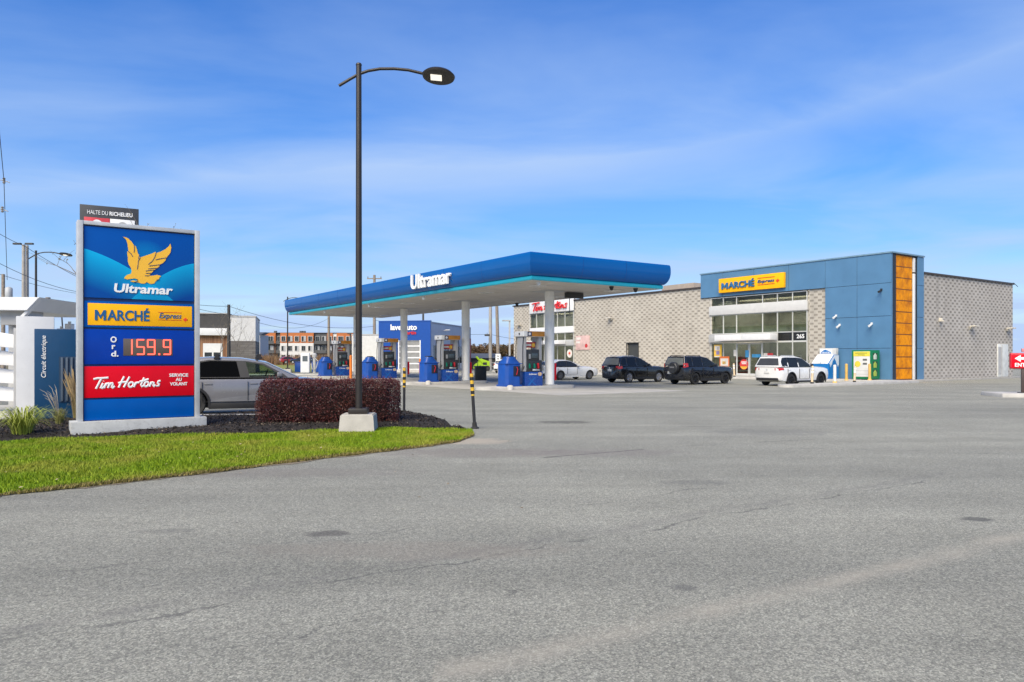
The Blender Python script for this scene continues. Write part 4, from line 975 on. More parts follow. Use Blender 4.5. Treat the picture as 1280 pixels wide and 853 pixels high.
def logo_mat():
    t = NT('logo_panel'); o = t.obj(); s = t.n('SeparateXYZ'); t.l(o, s.inputs[0]); x, z = s.outputs[0], s.outputs[2]
    # two printed blue swells with a soft lower side
    def hill(cx, top, curv):
        d = t.math('SUBTRACT', x, cx); e = t.math('SUBTRACT', top, t.math('MULTIPLY', t.math('MULTIPLY', d, d), curv)); return t.math('SUBTRACT', e, z)
    def fade(h, ln): 
        m = t.n('MapRange'); t.l(h, m.inputs[0]); m.inputs[1].default_value = 0; m.inputs[2].default_value = ln; m.inputs[3].default_value = 1; m.inputs[4].default_value = 0
        return t.math('MULTIPLY', m.outputs[0], t.math('GREATER_THAN', h, 0.0))
    c = t.mix(fade(hill(-1.9, 3.87, .16), .75), (.003, .072, .33, 1), (.005, .36, .66, 1))
    c = t.mix(fade(hill(1.5, 3.66, .30), .7), c, (.005, .36, .66, 1))
    d1 = t.math('ADD', t.math('POWER', t.math('DIVIDE', t.math('SUBTRACT', x, .1), .45), 2.0), t.math('POWER', t.math('DIVIDE', t.math('SUBTRACT', z, 3.75), .3), 2.0))
    c = t.mix(t.math('MULTIPLY', t.math('SUBTRACT', 1.0, d1, None, True), .35), c, (.005, .30, .6, 1))
    t.l(c, t.b.inputs['Base Color']); t.b.inputs['Roughness'].default_value = .25; t.b.inputs['Specular IOR Level'].default_value = .15
    return t.m
lp = panel('logo_panel', 2.80, 4.225, logo_mat())
BIRD = [(172,115),(225,130),(270,170),(300,215),(318,222),(335,262),(345,310),(362,330),(372,360),(440,335),(510,312),(560,288),(566,305),(620,288),(680,258),(725,222),(748,190),(758,240),(745,300),(710,340),(695,362),(680,395),(655,420),(612,440),(605,462),(575,485),(545,505),(520,530),(500,550),(480,572),(520,575),(575,563),(630,575),(605,600),(600,620),(560,640),(545,665),(500,672),(450,650),(430,668),(390,668),(350,655),(300,655),(255,642),(290,632),(330,640),(350,622),(310,608),(260,615),(225,622),(185,610),(200,585),(225,565),(265,555),(275,520),(262,480),(240,445),(228,400),(230,360),(222,330),(224,285),(238,290),(230,240),(225,195),(205,145)]
def bx(x, y):                            # zoom pixel on the photographed panel to sign coordinates
    X, Y = 130 + x / 9.478, 285 + y / 9.478
    s = (X - 102.5) / 139; top = 284.5 + 9.5 * s; bot = 373.5 + 4 * s
    s2 = s * 1.045 - .045 * s * s       # slight foreshortening of the far half
    return (-X1 + 2 * X1 * s2, 4.225 - (Y - top) / (bot - top) * 1.425)
GOLD = mat('bird_gold', (.88, .48, .035), .35, var=.03)
b = MB(); b.prism([(bx(*q)[0], -.13, bx(*q)[1]) for q in BIRD], (0, -.012, 0)); bird = b.build('bird_emblem', GOLD, lp)
b = MB()
def feather(pts, r): b.tube([(bx(*q)[0], -.1425, bx(*q)[1]) for q in pts], r, 5)
for pts in ([(566,300),(550,350),(520,400),(470,440)], [(695,358),(640,365),(560,385)], [(612,442),(560,448),(480,458)], [(578,484),(530,486),(470,492)], [(546,506),(500,508),(440,520)], [(505,545),(470,545),(440,545)], [(375,362),(350,400),(348,440),(338,500)],
            [(302,215),(305,260),(300,300)], [(232,290),(265,315),(285,350)], [(362,332),(355,360),(358,380)], [(335,620),(350,640),(300,655)], [(600,618),(570,625)], [(480,575),(430,575)]): feather(pts, .008)
b.build('feather_line', mat('line_navy', (.02, .05, .12), .4), bird)
def sz(py): return 1.6 + (447 - py) * 15.6 / 935
c0, c1 = bx(70, 740), bx(778, 740)
lettering('logo_word', 'Ultramar', LETW, lp, ((c0[0] + c1[0]) / 2, -.14, bx(420, 735)[1]), c1[0] - c0[0], .185, .015, .03, .12)
mp_p = panel('market_panel', 2.205, 2.735, SBLUE)
b = MB(); b.box(-1.06, 1.09, -.137, -.13, 2.25, 2.69, .003); yb = b.build('yellow_board', YEL, mp_p)
lettering('market_word', 'MARCHÉ', LBLUE, yb, (-.375, -.142, 2.485), 1.10, .27, .012, .026)
lettering('market_word', 'Express', LBLUE, yb, (.62, -.142, 2.462), .48, .145, .01, .008, .25)
for z in (2.545, 2.385): b = MB(); b.box(.36, .86, -.142, -.137, z, z + .008); b.build('board_line', LRED, yb)
maple(yb, .945, -.137, 2.40, .055, .006)
pr = panel('price_panel', 1.46, 2.17, DBLUE)
lettering('grade_letter', 'O', LETW, pr, (-.555, -.137, 1.965), .125, .125, .012, .035); lettering('grade_letter', 'r', LETW, pr, (-.555, -.137, 1.81), .07, .085, .012, .03); lettering('grade_letter', 'd.', LETW, pr, (-.53, -.137, 1.675), .15, .12, .012, .03)
b = MB(); b.box(-.36, .67, -.137, -.13, 1.635, 1.985, .004); dp = b.build('digit_window', mat('led_window', (.11, .085, .07), .3, var=.1), pr)
SEG = {'1': 'bc', '5': 'afgcd', '9': 'abfgcd'}
LEDM = mat('red_led', (.6, .05, .04), .4, emit=(1.0, .10, .06), estr=1.6)
def digit(ch, x, w, z0, h):
    b = MB(); L = {'a': ((0, h), (w, h)), 'b': ((w, h), (w, h / 2)), 'c': ((w, h / 2), (w, 0)), 'd': ((0, 0), (w, 0)), 'e': ((0, 0), (0, h / 2)), 'f': ((0, h / 2), (0, h)), 'g': ((0, h / 2), (w, h / 2))}
    for s in SEG[ch]:
        (xa, za), (xb, zb) = L[s]
        for k in range(6):
            f_ = (k + .5) / 6; b.box(x + xa + (xb - xa) * f_ - .0135, x + xa + (xb - xa) * f_ + .0135, -.143, -.137, z0 + za + (zb - za) * f_ - .0125, z0 + za + (zb - za) * f_ + .0125)
    b.build('price_digit', LEDM, dp)
for ch, x in (('1', -.33), ('5', -.08), ('9', .14), ('9', .475)): digit(ch, x, .145, 1.665, .30)
b = MB(); b.box(.365, .40, -.143, -.137, 1.65, 1.685); b.build('price_point', LEDM, dp)
rp = panel('coffee_panel', .79, 1.42, RED)
script_word('coffee_word', LETW, rp, (-.27, -.135, 1.09), 1.36, .245, .021, .012)
for k, (wd_, ww) in enumerate((('SERVICE', .41), ('AU', .13), ('VOLANT', .38))): lettering('service_word', wd_, LETW, rp, (.80, -.136, 1.225 - .093 * k), ww, .07, .008, .03)
panel('lower_panel', .335, .75, SBLUE)

# signboard of the rest stop behind
q = pp(137, 447, 32)
t = thing('pylon_board', 'dark board reading HALTE DU RICHELIEU showing above the price sign', 'signboard', (q.x, q.y, 0), R(30)); t.scale = (.78, 1, 1)
b = MB(); b.box(-1.42, 1.42, -.2, .2, 5.2, 8.02, .02); bd = b.build('board', mat('board_grey', (.045, .047, .05), .5), t)
lettering('board_word', 'HALTE DU', LETW, bd, (-.58, -.21, 7.72), .98, .17, .01, .0); lettering('board_word', 'RICHELIEU', LETW, bd, (.55, -.21, 7.72), 1.12, .17, .01, .03)
b = MB(); b.box(-1.22, .0, -.22, -.2, 6.75, 7.5, .005); c = b.build('tenant_panel', mat('tenant_red', (.62, .06, .07), .4), bd)
b = MB(); b.lathe([(.3, 0), (.3, .01)], (-.6, -.22, 7.12), (0, -1, 0), 20); b.build('tenant_mark', LETW, c)
b = MB(); b.box(.02, 1.22, -.22, -.2, 6.75, 7.5, .005); c = b.build('tenant_panel', LETW, bd)
b = MB(); b.prism([(.62 + .3 * math.cos(R(a)), -.22, 7.1 + .3 * math.sin(R(a))) for a in range(0, 181, 15)], (0, -.01, 0)); b.build('tenant_mark', GREYP, c)
b = MB(); b.box(-1.3, -1.0, -.15, .15, 0, 5.2); b.box(1.0, 1.3, -.15, .15, 0, 5.2); b.build('post', GREYP, t)

# ------------------------------------------------------------------ street lamps
LAMPM = mat('lamp_brown', (.035, .030, .026), .42, metal=.3, var=.15)
def make_lamp():
    t = thing('street_lamp', '', 'street lamp')
    b = MB(); b.prism([(-.36, -.36, 0), (.36, -.36, 0), (.36, .36, 0), (-.36, .36, 0)], (0, 0, .02)); 
    A = [b.bm.verts.new(v) for v in ((-.37, -.37, .02), (.37, -.37, .02), (.37, .37, .02), (-.37, .37, .02))]; B_ = [b.bm.verts.new(v) for v in ((-.34, -.34, .40), (.34, -.34, .40), (.34, .34, .40), (-.34, .34, .40))]
    for i in range(4): b.bm.faces.new((A[i], A[(i + 1) % 4], B_[(i + 1) % 4], B_[i]))
    b.bm.faces.new(B_)
    bmesh.ops.bevel(b.bm, geom=[e for e in b.bm.edges if all(v.co.z > .3 for v in e.verts)], offset=.02, segments=2, affect='EDGES')
    b.build('concrete_base', mat('footing', (.44, .42, .37), .85, var=.1, scale=5, dirt=.25, bump=.35), t)
    b = MB(); b.box(-.20, .20, -.20, .20, .40, .52, .02); b.build('base_cover', LAMPM, t)
    b = MB(); b.cyl((0, 0, .52), (0, 0, 7.84), .072, .058, 20); b.lathe([(.062, 0), (.066, .02), (.05, .05), (0, .06)], (0, 0, 7.84)); b.build('pole', LAMPM, t)
    b = MB(); P = [(-.42, 0, 7.40), (-.2, 0, 7.54), (0, 0, 7.66), (.2, 0, 7.735), (.45, 0, 7.785), (.75, 0, 7.795), (1.05, 0, 7.775), (1.4, 0, 7.70)]
    b.tube(smoothed([Vector(p) for p in P], 3), .032, 10); b.build('arm', LAMPM, t)
    b = MB(); b.lathe([(.02, .085), (.19, .072), (.31, .045), (.355, .0), (.34, -.035), (.0, -.04)], (0, 0, 0), n=32); b.xform(Matrix.Translation((1.70, 0, 7.665)) @ Matrix.Rotation(R(-7), 4, 'X') @ Matrix.Rotation(R(4), 4, 'Y')); hd = b.build('lamp_head', LAMPM, t)
    b = MB(); b.box(-.12, .12, -.12, .12, -.052, -.036, .004); b.xform(Matrix.Translation((1.70, 0, 7.665)) @ Matrix.Rotation(R(-7), 4, 'X') @ Matrix.Rotation(R(4), 4, 'Y') @ Matrix.Translation((-.05, 0, 0))); b.build('led_panel', mat('led', (.5, .48, .42), .4, emit=(1, .93, .78), estr=.62), hd)
    return t
lamp0 = make_lamp(); L0 = gp(448.5, 540.5); lamp0.location = (L0.x, L0.y, 0.0); lamp0.rotation_euler = (0, 0, R(4)); lamp0['label'] = 'tall lit street lamp on a pale concrete base in front of the burgundy hedge'
GL = 'dark curved-arm street lamps'; lamp0['group'] = GL
q = pp(45, 447, 44); l2 = dup(lamp0, (q.x, q.y, 0), R(3), 'dark street lamp with curved arm rising behind the white charging cabinet')
q = pp(359.5, 447, 77.5); l3 = dup(lamp0, (q.x, q.y, 0), R(8), 'slim dark street lamp on the far grass strip left of the canopy')
t = thing('lot_lamp', 'plain dark square-head lot lamp between the farthest pump and the apartments', 'street lamp', pp(438, 447, 150).xy.to_3d(), 0)
b = MB(); b.box(-.13, .13, -.13, .13, 0, 6.3); b.build('pole', DARK, t); b = MB(); b.box(-.6, .2, -.25, .25, 6.25, 6.45); b.build('lamp_head', DARK, t)
t = thing('lot_lamp', 'plain dark lot lamp standing up behind the car wash roof', 'street lamp', pp(529, 447, 110).xy.to_3d(), 0)
b = MB(); b.box(-.13, .13, -.13, .13, 0, 9.0); b.build('pole', DARK, t); b = MB(); b.box(-.2, .7, -.25, .25, 8.95, 9.15); b.build('lamp_head', DARK, t)
t = thing('lot_lamp', 'grey lot lamp with a long flat head left of the coffee shop corner', 'street lamp', pp(637, 447, 120).xy.to_3d(), 0)
b = MB(); b.box(-.14, .14, -.14, .14, 0, 7.6); b.build('pole', GREYP, t); b = MB(); b.box(-1.2, .2, -.25, .25, 7.4, 7.6); b.build('lamp_head', GREYP, t)
# ------------------------------------------------------------------ cars (local x forward, y left, origin under the rear axle)
def paint(name, c, rough=.28): return mat('paint_' + name, c, rough, var=.03, coat=1.0)
TAIL = mat('tail_red', (.42, .012, .015), .2, coat=.6); HEADL = mat('head_clear', (.55, .57, .58), .15, coat=.6); RIM = mat('rim_silver', (.42, .42, .43), .3, metal=.7); RIMD = mat('rim_dark', (.03, .03, .032), .35, metal=.5)
PLATE = mat('plate', (.6, .6, .58), .5); TRIM = mat('trim_black', (.016, .016, .017), .55)
CLEARG = glass('clear_car_glass', (.62, .68, .64), .9, .02, 1.5); PRIVG = glass('dark_car_glass', (.14, .15, .155), .8, .02, 1.5)
def boolean_cut(o, cutter):
    md = o.modifiers.new('cut', 'BOOLEAN'); md.operation = 'DIFFERENCE'; md.object = cutter; md.solver = 'EXACT'
    bpy.context.view_layer.update()
    me = bpy.data.meshes.new_from_object(o.evaluated_get(bpy.context.evaluated_depsgraph_get()))
    o.modifiers.clear(); old = o.data; o.data = me; bpy.data.meshes.remove(old); bpy.data.objects.remove(cutter)
def make_car(name, label, S, pm, rimm, glassm=None, front_glass=None):
    t = thing(name, label, 'car'); gm = glassm or GLASS_C; front_glass = front_glass or (CLEARG if S.get('hollow') else None); gm = PRIVG if (S.get('hollow') and not glassm) else gm
    W, wb, ro, fo, belt, wr = S['w'] / 2, S['wb'], S['ro'], S['fo'], S['belt'], S['wr']; wz = S['wheel']
    hood0, hood1 = S['hood']                            # hood height at the cowl and the nose
    xe, xn = -ro, wb + fo; sil = S['sil']; xc = sil[0][0]; xt = sil[-1][0]; dk = S.get('deck', belt)
    st = []
    def top(x):
        if x > xc: f = (x - xc) / (xn - xc); return hood0 + (hood1 - hood0) * f ** 2.6
        if x < xt: return dk - .06 * ((xt - x) / max(.05, xt - xe)) ** 2
        return belt + .0 * x if x > xt + .3 else dk + (belt - dk) * (x - xt) / .3
    xs = [xe, xe + .05, xe + .16, xe + .4, 0, wb * .25, wb * .5, wb * .75, wb, xc + .12, (xc + xn) / 2 + .1, xn - .35, xn - .15, xn - .05, xn]
    xs = sorted(set(round(x, 3) for x in xs))
    for x in xs:
        d = min(x - xe, xn - x); e = min(1, d / .42); r = math.sqrt(max(0, 1 - (1 - e) ** 2))
        front = x > wb / 2
        w_ = W * ((.70 if front else .80) + (.30 if front else .20) * r)
        zb = .22 + (.12 if front else .16) * (1 - min(1, d / .30)) ** 1.5
        zt = top(x) - (.10 if front else .03) * (1 - min(1, d / .12)) ** 2
        zs = zt - (.07 if x > xc or x < xt else .03)
        st.append((x, w_, zb, zs, zt))
    bm = bmesh.new(); rings = []
    for x, w_, zb, zs, zt in st:
        h = [(0, zb), (w_ * .86, zb), (w_ * .955, zb + .07), (w_ * .985, zb + .22), (w_ * 1.0, (zb + zs) / 2 + .06), (w_ * .985, zs - .08), (w_ * .95, zs), (w_ * .80, zt - .012), (0, zt + .012)]
        rings.append([bm.verts.new((x, -y, z)) for y, z in h] + [bm.verts.new((x, y, z)) for y, z in h[-2:0:-1]])
    n = len(rings[0])
    for A, B in zip(rings, rings[1:]):
        for i in range(n): bm.faces.new((A[i], A[(i + 1) % n], B[(i + 1) % n], B[i]))
    bm.faces.new(rings[0]); bm.faces.new(rings[-1][::-1])
    bmesh.ops.recalc_face_normals(bm, faces=bm.faces); bmesh.ops.triangulate(bm, faces=[f for f in bm.faces if len(f.verts) > 4])
    me = bpy.data.meshes.new('body'); bm.to_mesh(me); bm.free(); me.materials.append(pm); me.materials.append(TRIM)
    body = bpy.data.objects.new('body', me); COL.objects.link(body); body.parent = t
    cb = MB(); AR = wz + .055
    for x in (0, wb):
        for s in (-1, 1): cb.cyl((x, s * (W - .30), wz), (x, s * (W + .2), wz), AR, n=40)
    cut = cb.build('cutter', TRIM, None, 0); boolean_cut(body, cut)
    for p in body.data.polygons:
        c = p.center; p.use_smooth = True
        if min((Vector((c.x, 0, c.z)) - Vector((x, 0, wz))).length for x in (0, wb)) < AR + .01 and abs(p.normal.y) < .6 or (abs(p.normal.y) > .9 and min((Vector((c.x, 0, c.z)) - Vector((x, 0, wz))).length for x in (0, wb)) < AR - .05): p.material_index = 1
        if c.z < .36 and S.get('clad'): p.material_index = 1
    body.data.set_sharp_from_angle(angle=R(32))
    # greenhouse
    zr = max(z for x, z in sil)
    def gw(z): return W * .945 + (wr - W * .945) * max(0, (z - belt)) / (zr - belt)
    bm = bmesh.new(); Lr = [bm.verts.new((x, gw(z), z)) for x, z in sil]; Rr = [bm.verts.new((x, -gw(z), z)) for x, z in sil]
    Cn = [bm.verts.new((x + (.05 if i < 2 else (-.04 if i > len(sil) - 3 else 0)), 0, z + (.025 if z > belt + .25 else 0))) for i, (x, z) in enumerate(sil)]
    edges = []
    for i in range(len(sil) - 1):
        bm.faces.new((Lr[i], Lr[i + 1], Cn[i + 1], Cn[i])); bm.faces.new((Cn[i], Cn[i + 1], Rr[i + 1], Rr[i]))
    bm.faces.new(Lr[::-1]); bm.faces.new(Rr); bm.faces.new((Lr[0], Cn[0], Cn[-1], Lr[-1])); bm.faces.new((Cn[0], Rr[0], Rr[-1], Cn[-1]))
    bmesh.ops.recalc_face_normals(bm, faces=bm.faces)
    ed = [bm.edges.get((A[i], A[i + 1])) for A in (Lr, Rr) for i in range(len(sil) - 1)]
    bmesh.ops.bevel(bm, geom=ed, offset=.05, segments=3, affect='EDGES', profile=.5)
    me = bpy.data.meshes.new('cabin'); bm.to_mesh(me); bm.free(); me.materials.append(pm); me.materials.append(mat('cabin_lining', (.13, .13, .125), .8))
    cab = link('cabin', me, t, 38)
    if S.get('hollow'):                                  # real openings through the cabin, with seats inside
        cb = MB()
        for poly in S['side']: cb.prism([(x, -1.3, z) for x, z in poly], (0, 2.6, 0))
        boolean_cut(cab, cb.build('cutter', TRIM, None, 0))
        for p in cab.data.polygons:
            if abs(p.center.y) < .06: p.material_index = 1
        cab.data.set_sharp_from_angle(angle=R(38))
        for x_, y_ in ((1.42, -.38), (1.42, .38), (.35, -.38), (.35, .38)):
            b = MB(); b.prism([(x_ - .02, y_ - .2, belt - .05), (x_ + .12, y_ - .2, belt - .05), (x_ - .06, y_ - .2, belt + .14), (x_ - .14, y_ - .2, belt + .14)], (0, .4, 0), bev=.03); b.box(x_ - .17, x_ - .07, y_ - .12, y_ + .12, belt + .18, belt + .36, .03); b.build('seat', mat('seat_grey', (.10, .10, .11), .8), cab)
        b = MB(); b.tube([(1.93 + .06 * math.sin(a / 12 * 6.2832), .38 + .17 * math.cos(a / 12 * 6.2832), belt + .05 + .17 * math.sin(a / 12 * 6.2832)) for a in range(13)], .014, 6); b.build('steering_wheel', TRIM, cab)
    for s in (1, -1):
        for k, poly in enumerate(S['side']):
            b = MB(); b.prism([(x, s * (gw(z) - .012), z) for x, z in poly], (0, s * .018, 0)); b.build('side_window', (front_glass if (front_glass and k == 0) else gm), cab, 0)
        b = MB(); zz = S['side']
        xs_ = [p[0] for q in zz for p in q]; zs_ = [p[1] for q in zz for p in q]
        for q, q2 in zip(zz, zz[1:]):                   # dark pillar trim between panes
            a0 = min(q, key=lambda p: p[0] * 1 + p[1] * .01); 
        tr = S.get('dlo')
        if tr: b.prism([(x, s * (gw(z) - .016), z) for x, z in tr], (0, s * .018, 0)); wt_ = b.build('window_trim', TRIM, cab, 0)
        if tr and S.get('hollow'):
            cb = MB()
            for poly in S['side']: cb.prism([(x, -1.3, z) for x, z in poly], (0, 2.6, 0))
            boolean_cut(wt_, cb.build('cutter', TRIM, None, 0))
    def xpane(name, i0, i1, f0, f1, inset, m):
        (xa, za), (xb, zb_) = sil[i0], sil[i1]
        P0 = Vector((xa, 0, za)).lerp(Vector((xb, 0, zb_)), f0); P1 = Vector((xa, 0, za)).lerp(Vector((xb, 0, zb_)), f1)
        nrm = Vector((zb_ - za, 0, -(xb - xa))).normalized(); nrm = nrm if nrm.z > 0 else -nrm
        b = MB(); cx0 = .052 if i0 < 2 else -.045; k = 6; rows_ = []
        for P in (P0, P1):
            wv = gw(P.z) - inset; rows_.append([Vector((P.x, wv * (2 * j / k - 1), P.z)) + Vector((cx0 * (1 - abs(2 * j / k - 1)), 0, .012 * (1 - abs(2 * j / k - 1)))) + nrm * .012 for j in range(k + 1)])
        A = [b.bm.verts.new(v) for v in rows_[0]]; B = [b.bm.verts.new(v) for v in rows_[1]]; A2 = [b.bm.verts.new(v - nrm * .03) for v in rows_[0]]; B2 = [b.bm.verts.new(v - nrm * .03) for v in rows_[1]]
        for j in range(k):
            b.bm.faces.new((A[j], A[j + 1], B[j + 1], B[j])); b.bm.faces.new((A2[j], B2[j], B2[j + 1], A2[j + 1])); b.bm.faces.new((A[j], A2[j], A2[j + 1], A[j + 1])); b.bm.faces.new((B[j], B[j + 1], B2[j + 1], B2[j]))
        b.bm.faces.new((A[0], B[0], B2[0], A2[0])); b.bm.faces.new((A[k], A2[k], B2[k], B[k]))
        return b.build(name, m, cab, 40)
    xpane('windshield', 0, 1, .04, .96, .06, GLASS_C); rw = xpane('rear_window', len(sil) - 1, len(sil) - 2, .12, .86, .09, mat(*S.get('rear', ('car_glass', (0.02, 0.023, 0.024), 0.06))))
    # wheels
    def wheel(x, s):
        b = MB(); hw = .105; y0 = s * (W - .125); r = wz; q = .66 * r
        b.lathe([(q, -hw), (r - .03, -hw), (r, -hw + .035), (r, hw - .035), (r - .03, hw), (q, hw * .9), (q - .01, hw * .55), (q, -hw)], (x, y0, wz), (0, s, 0), 32)
        w_ = b.build('wheel', RUBBER, t, 40)
        b = MB(); b.lathe([(q, hw * .5), (q, hw * .86), (q - .025, hw * .9), (q - .03, hw * .3), (.02, hw * .25), (.02, .0), (q, 0)], (x, y0, wz), (0, s, 0), 32)
        for k in range(5):
            a = 2 * math.pi * k / 5 + .3
            for da in (-.13, .13):
                c, sn = math.cos(a + da), math.sin(a + da); c1, s1 = math.cos(a + da * 1.4), math.sin(a + da * 1.4)
                b.tube([(x + c * .05, y0 + s * hw * .62, wz + sn * .05), (x + c1 * (q - .02), y0 + s * hw * .80, wz + s1 * (q - .02))], .024, 6)
        b.cyl((x, y0 + s * hw * .2, wz), (x, y0 + s * hw * .72, wz), .06, .05, 14); b.build('rim', rimm, w_)
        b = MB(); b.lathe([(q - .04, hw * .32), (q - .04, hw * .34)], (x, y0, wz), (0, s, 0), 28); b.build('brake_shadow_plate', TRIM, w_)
    for x in (0, wb):
        for s in (-1, 1): wheel(x, s)
    # arches, sills, bumpers
    if S.get('arch'):
        for x in (0, wb):
            for s in (-1, 1):
                b = MB(); ro_, ri = AR + .055, AR - .005; P = [(x + ro_ * math.cos(R(a)), wz + ro_ * math.sin(R(a))) for a in range(-22, 203, 9)] + [(x + ri * math.cos(R(a)), wz + ri * math.sin(R(a))) for a in range(202, -23, -9)]
                b.prism([(px_, s * (W * .985 - .02), z) for px_, z in P], (0, s * (W * .015 + .036), 0)); b.build('arch_trim', TRIM, t, 0)
    for s in (-1, 1):
        b = MB(); b.box(AR + .02, wb - AR - .02, s * W * .975 - .035, s * W * .975 + .035, .20, .20 + S.get('sill', .14), .015); b.build('sill', TRIM if S.get('arch') else pm, t)
        b = MB(); dx = S['doors']
        for x in dx: b.box(x - .006, x + .006, s * W * 1.0 - .02, s * W * 1.0 + .004, .42, belt - .09)
        b.box(dx[-1], dx[0], s * W - .01, s * W + .003, .39, .40); b.build('door_gap', TRIM, t, 0)
        for x in dx[1:]: b = MB(); b.box(x + .06, x + .26, s * W * .99 - .015, s * W * .99 + .028, belt - .17, belt - .135, .01); b.build('door_handle', pm, t)
        mx = S['side'][0][0][0] - .1
        b = MB(); b.box(mx - .08, mx + .06, s * (W + .06), s * (W + .20), belt + .03, belt + .16, .035, seg=3); b.box(mx - .02, mx + .03, s * (W - .08), s * (W + .1), belt + .02, belt + .06, .01); b.build('mirror', S.get('mirror', pm), t)
        b = MB(); tz0, tz1, ty = S['tail']; xr = xe
        b.prism([(xr + .03, s * (W * .80 - ty), tz0 + .02), (xr + .055, s * W * .86, tz0), (xr + .30, s * W * .995, tz0 + .05), (xr + .26, s * W * .97, tz1), (xr + .055, s * W * .84, tz1), (xr + .03, s * (W * .80 - ty), tz1 - .01)], (-.035, s * .012, .0)); b.build('tail_light', TAIL, t, 30)
        b = MB(); hz = hood1 - .05
        b.prism([(xn - .06, s * W * .55, hz - .12), (xn - .08, s * W * .78, hz - .13), (xn - .32, s * W * .97, hz - .05), (xn - .34, s * W * .95, hz + .04), (xn - .10, s * W * .74, hz), (xn - .07, s * W * .55, hz - .02)], (.03, s * .012, 0)); b.build('headlight', HEADL, t, 30)
    b = MB(); b.box(xe - .02, xe + .18, -W * .78, W * .78, .30, .46, .03); b.build('rear_bumper', TRIM, t)
    b = MB(); b.box(xn - .16, xn + .015, -W * .62, W * .62, .30, .52, .03); b.box(xn - .12, xn + .012, -W * .5, W * .5, hood1 - .16, hood1 - .07, .01); b.build('front_grille', TRIM, t)
    pz = S['plate']; b = MB(); b.box(xe - .035, xe + .02, -.16 + S.get('py', 0), .16 + S.get('py', 0), pz, pz + .15, .004); b.build('plate', PLATE, t)
    if S.get('badge'): b = MB(); b.lathe([(.055, 0), (.055, .012)], (xe - .012 + .0, 0, S['badge']), (-1, 0, 0), 16); b.build('badge', ALU, t)
    if S.get('rails'):
        for s in (-1, 1):
            b = MB(); y = s * (wr - .05); b.tube([(sil[2][0] - .02, y, zr - .01), (sil[2][0] - .12, y, zr + .035), (sil[-2][0] + .25, y, zr + .035), (sil[-2][0] + .12, y, zr - .02)], .018, 6); b.build('roof_rail', S['rails'], cab)
    return t
SUV = dict(w=1.81, wb=2.60, ro=.88, fo=.90, belt=1.05, wr=.64, wheel=.345, hood=(1.07, .95), sil=[(2.05, 1.05), (1.15, 1.56), (.65, 1.655), (-.15, 1.665), (-.60, 1.61), (-.84, 1.06)],
    side=[[(1.66, 1.06), (1.62, 1.16), (1.12, 1.50), (.72, 1.555), (.66, 1.06)], [(.58, 1.06), (.63, 1.56), (-.08, 1.57), (-.14, 1.06)], [(-.22, 1.08), (-.17, 1.57), (-.40, 1.55), (-.60, 1.32), (-.62, 1.18)]],
    dlo=[(1.74, 1.04), (1.68, 1.17), (1.14, 1.53), (.70, 1.585), (-.20, 1.595), (-.45, 1.57), (-.66, 1.32), (-.68, 1.10), (-.3, 1.04)],
    doors=[1.55, .62, -.30], tail=(.86, 1.06, .16), plate=.72, badge=.93, arch=True, sill=.16, rails=ALU, hollow=True, rear=('rear_glass_sky_tint', (.14, .15, .145), .08))  # pale rear glass colour is a painted sky reflection
def place_near(t, G, S, rot=AV):
    w = Vector((math.sin(rot), -math.cos(rot))) * (S['w'] / 2 - .1)
    t.location = (G.x - w.x, G.y - w.y, 0); t.rotation_euler = (0, 0, rot)
car = make_car('parked_suv', 'black compact SUV with silver wheels beside the white sedan, facing the block wall', SUV, paint('black', (.007, .0065, .006)), RIM); place_near(car, gp(786, 478.7), SUV)
S2 = dict(SUV, wb=2.66, ro=.92, fo=.86, belt=1.08, hood=(1.10, .97), sil=[(2.08, 1.08), (1.22, 1.58), (.7, 1.67), (-.2, 1.68), (-.72, 1.65), (-.90, 1.10)], tail=(1.0, 1.26, -.02), plate=.62, py=.30, badge=None, rails=TRIM,
    side=[[(1.70, 1.09), (1.66, 1.18), (1.18, 1.52), (.74, 1.575), (.68, 1.09)], [(.60, 1.09), (.65, 1.58), (-.10, 1.59), (-.16, 1.09)], [(-.24, 1.11), (-.19, 1.59), (-.56, 1.575), (-.66, 1.16)]], dlo=[(1.78, 1.07), (1.72, 1.19), (1.2, 1.55), (.72, 1.605), (-.2, 1.615), (-.60, 1.60), (-.72, 1.12), (-.3, 1.07)])
car = make_car('parked_suv', 'black SUV with a covered spare wheel on its tailgate, nearest the store door', S2, paint('night', (.006, .006, .008)), RIMD); place_near(car, gp(868.5, 481.0), S2)
b = MB(); b.lathe([(.0, .25), (.30, .25), (.345, .21), (.355, .08), (.34, .0), (.0, -.02)], (-.92, -.10, .98), (-1, 0, 0), 36); sp = b.build('spare_wheel_cover', mat('spare_cover', (.035, .036, .038), .4), car)
lettering('cover_word', 'RAV4', mat('cover_print', (.3, .3, .31), .5), sp, (-1.172, -.10, 1.02), .34, .10, .006, .02, M=Matrix.Rotation(R(-90), 4, 'Z'))
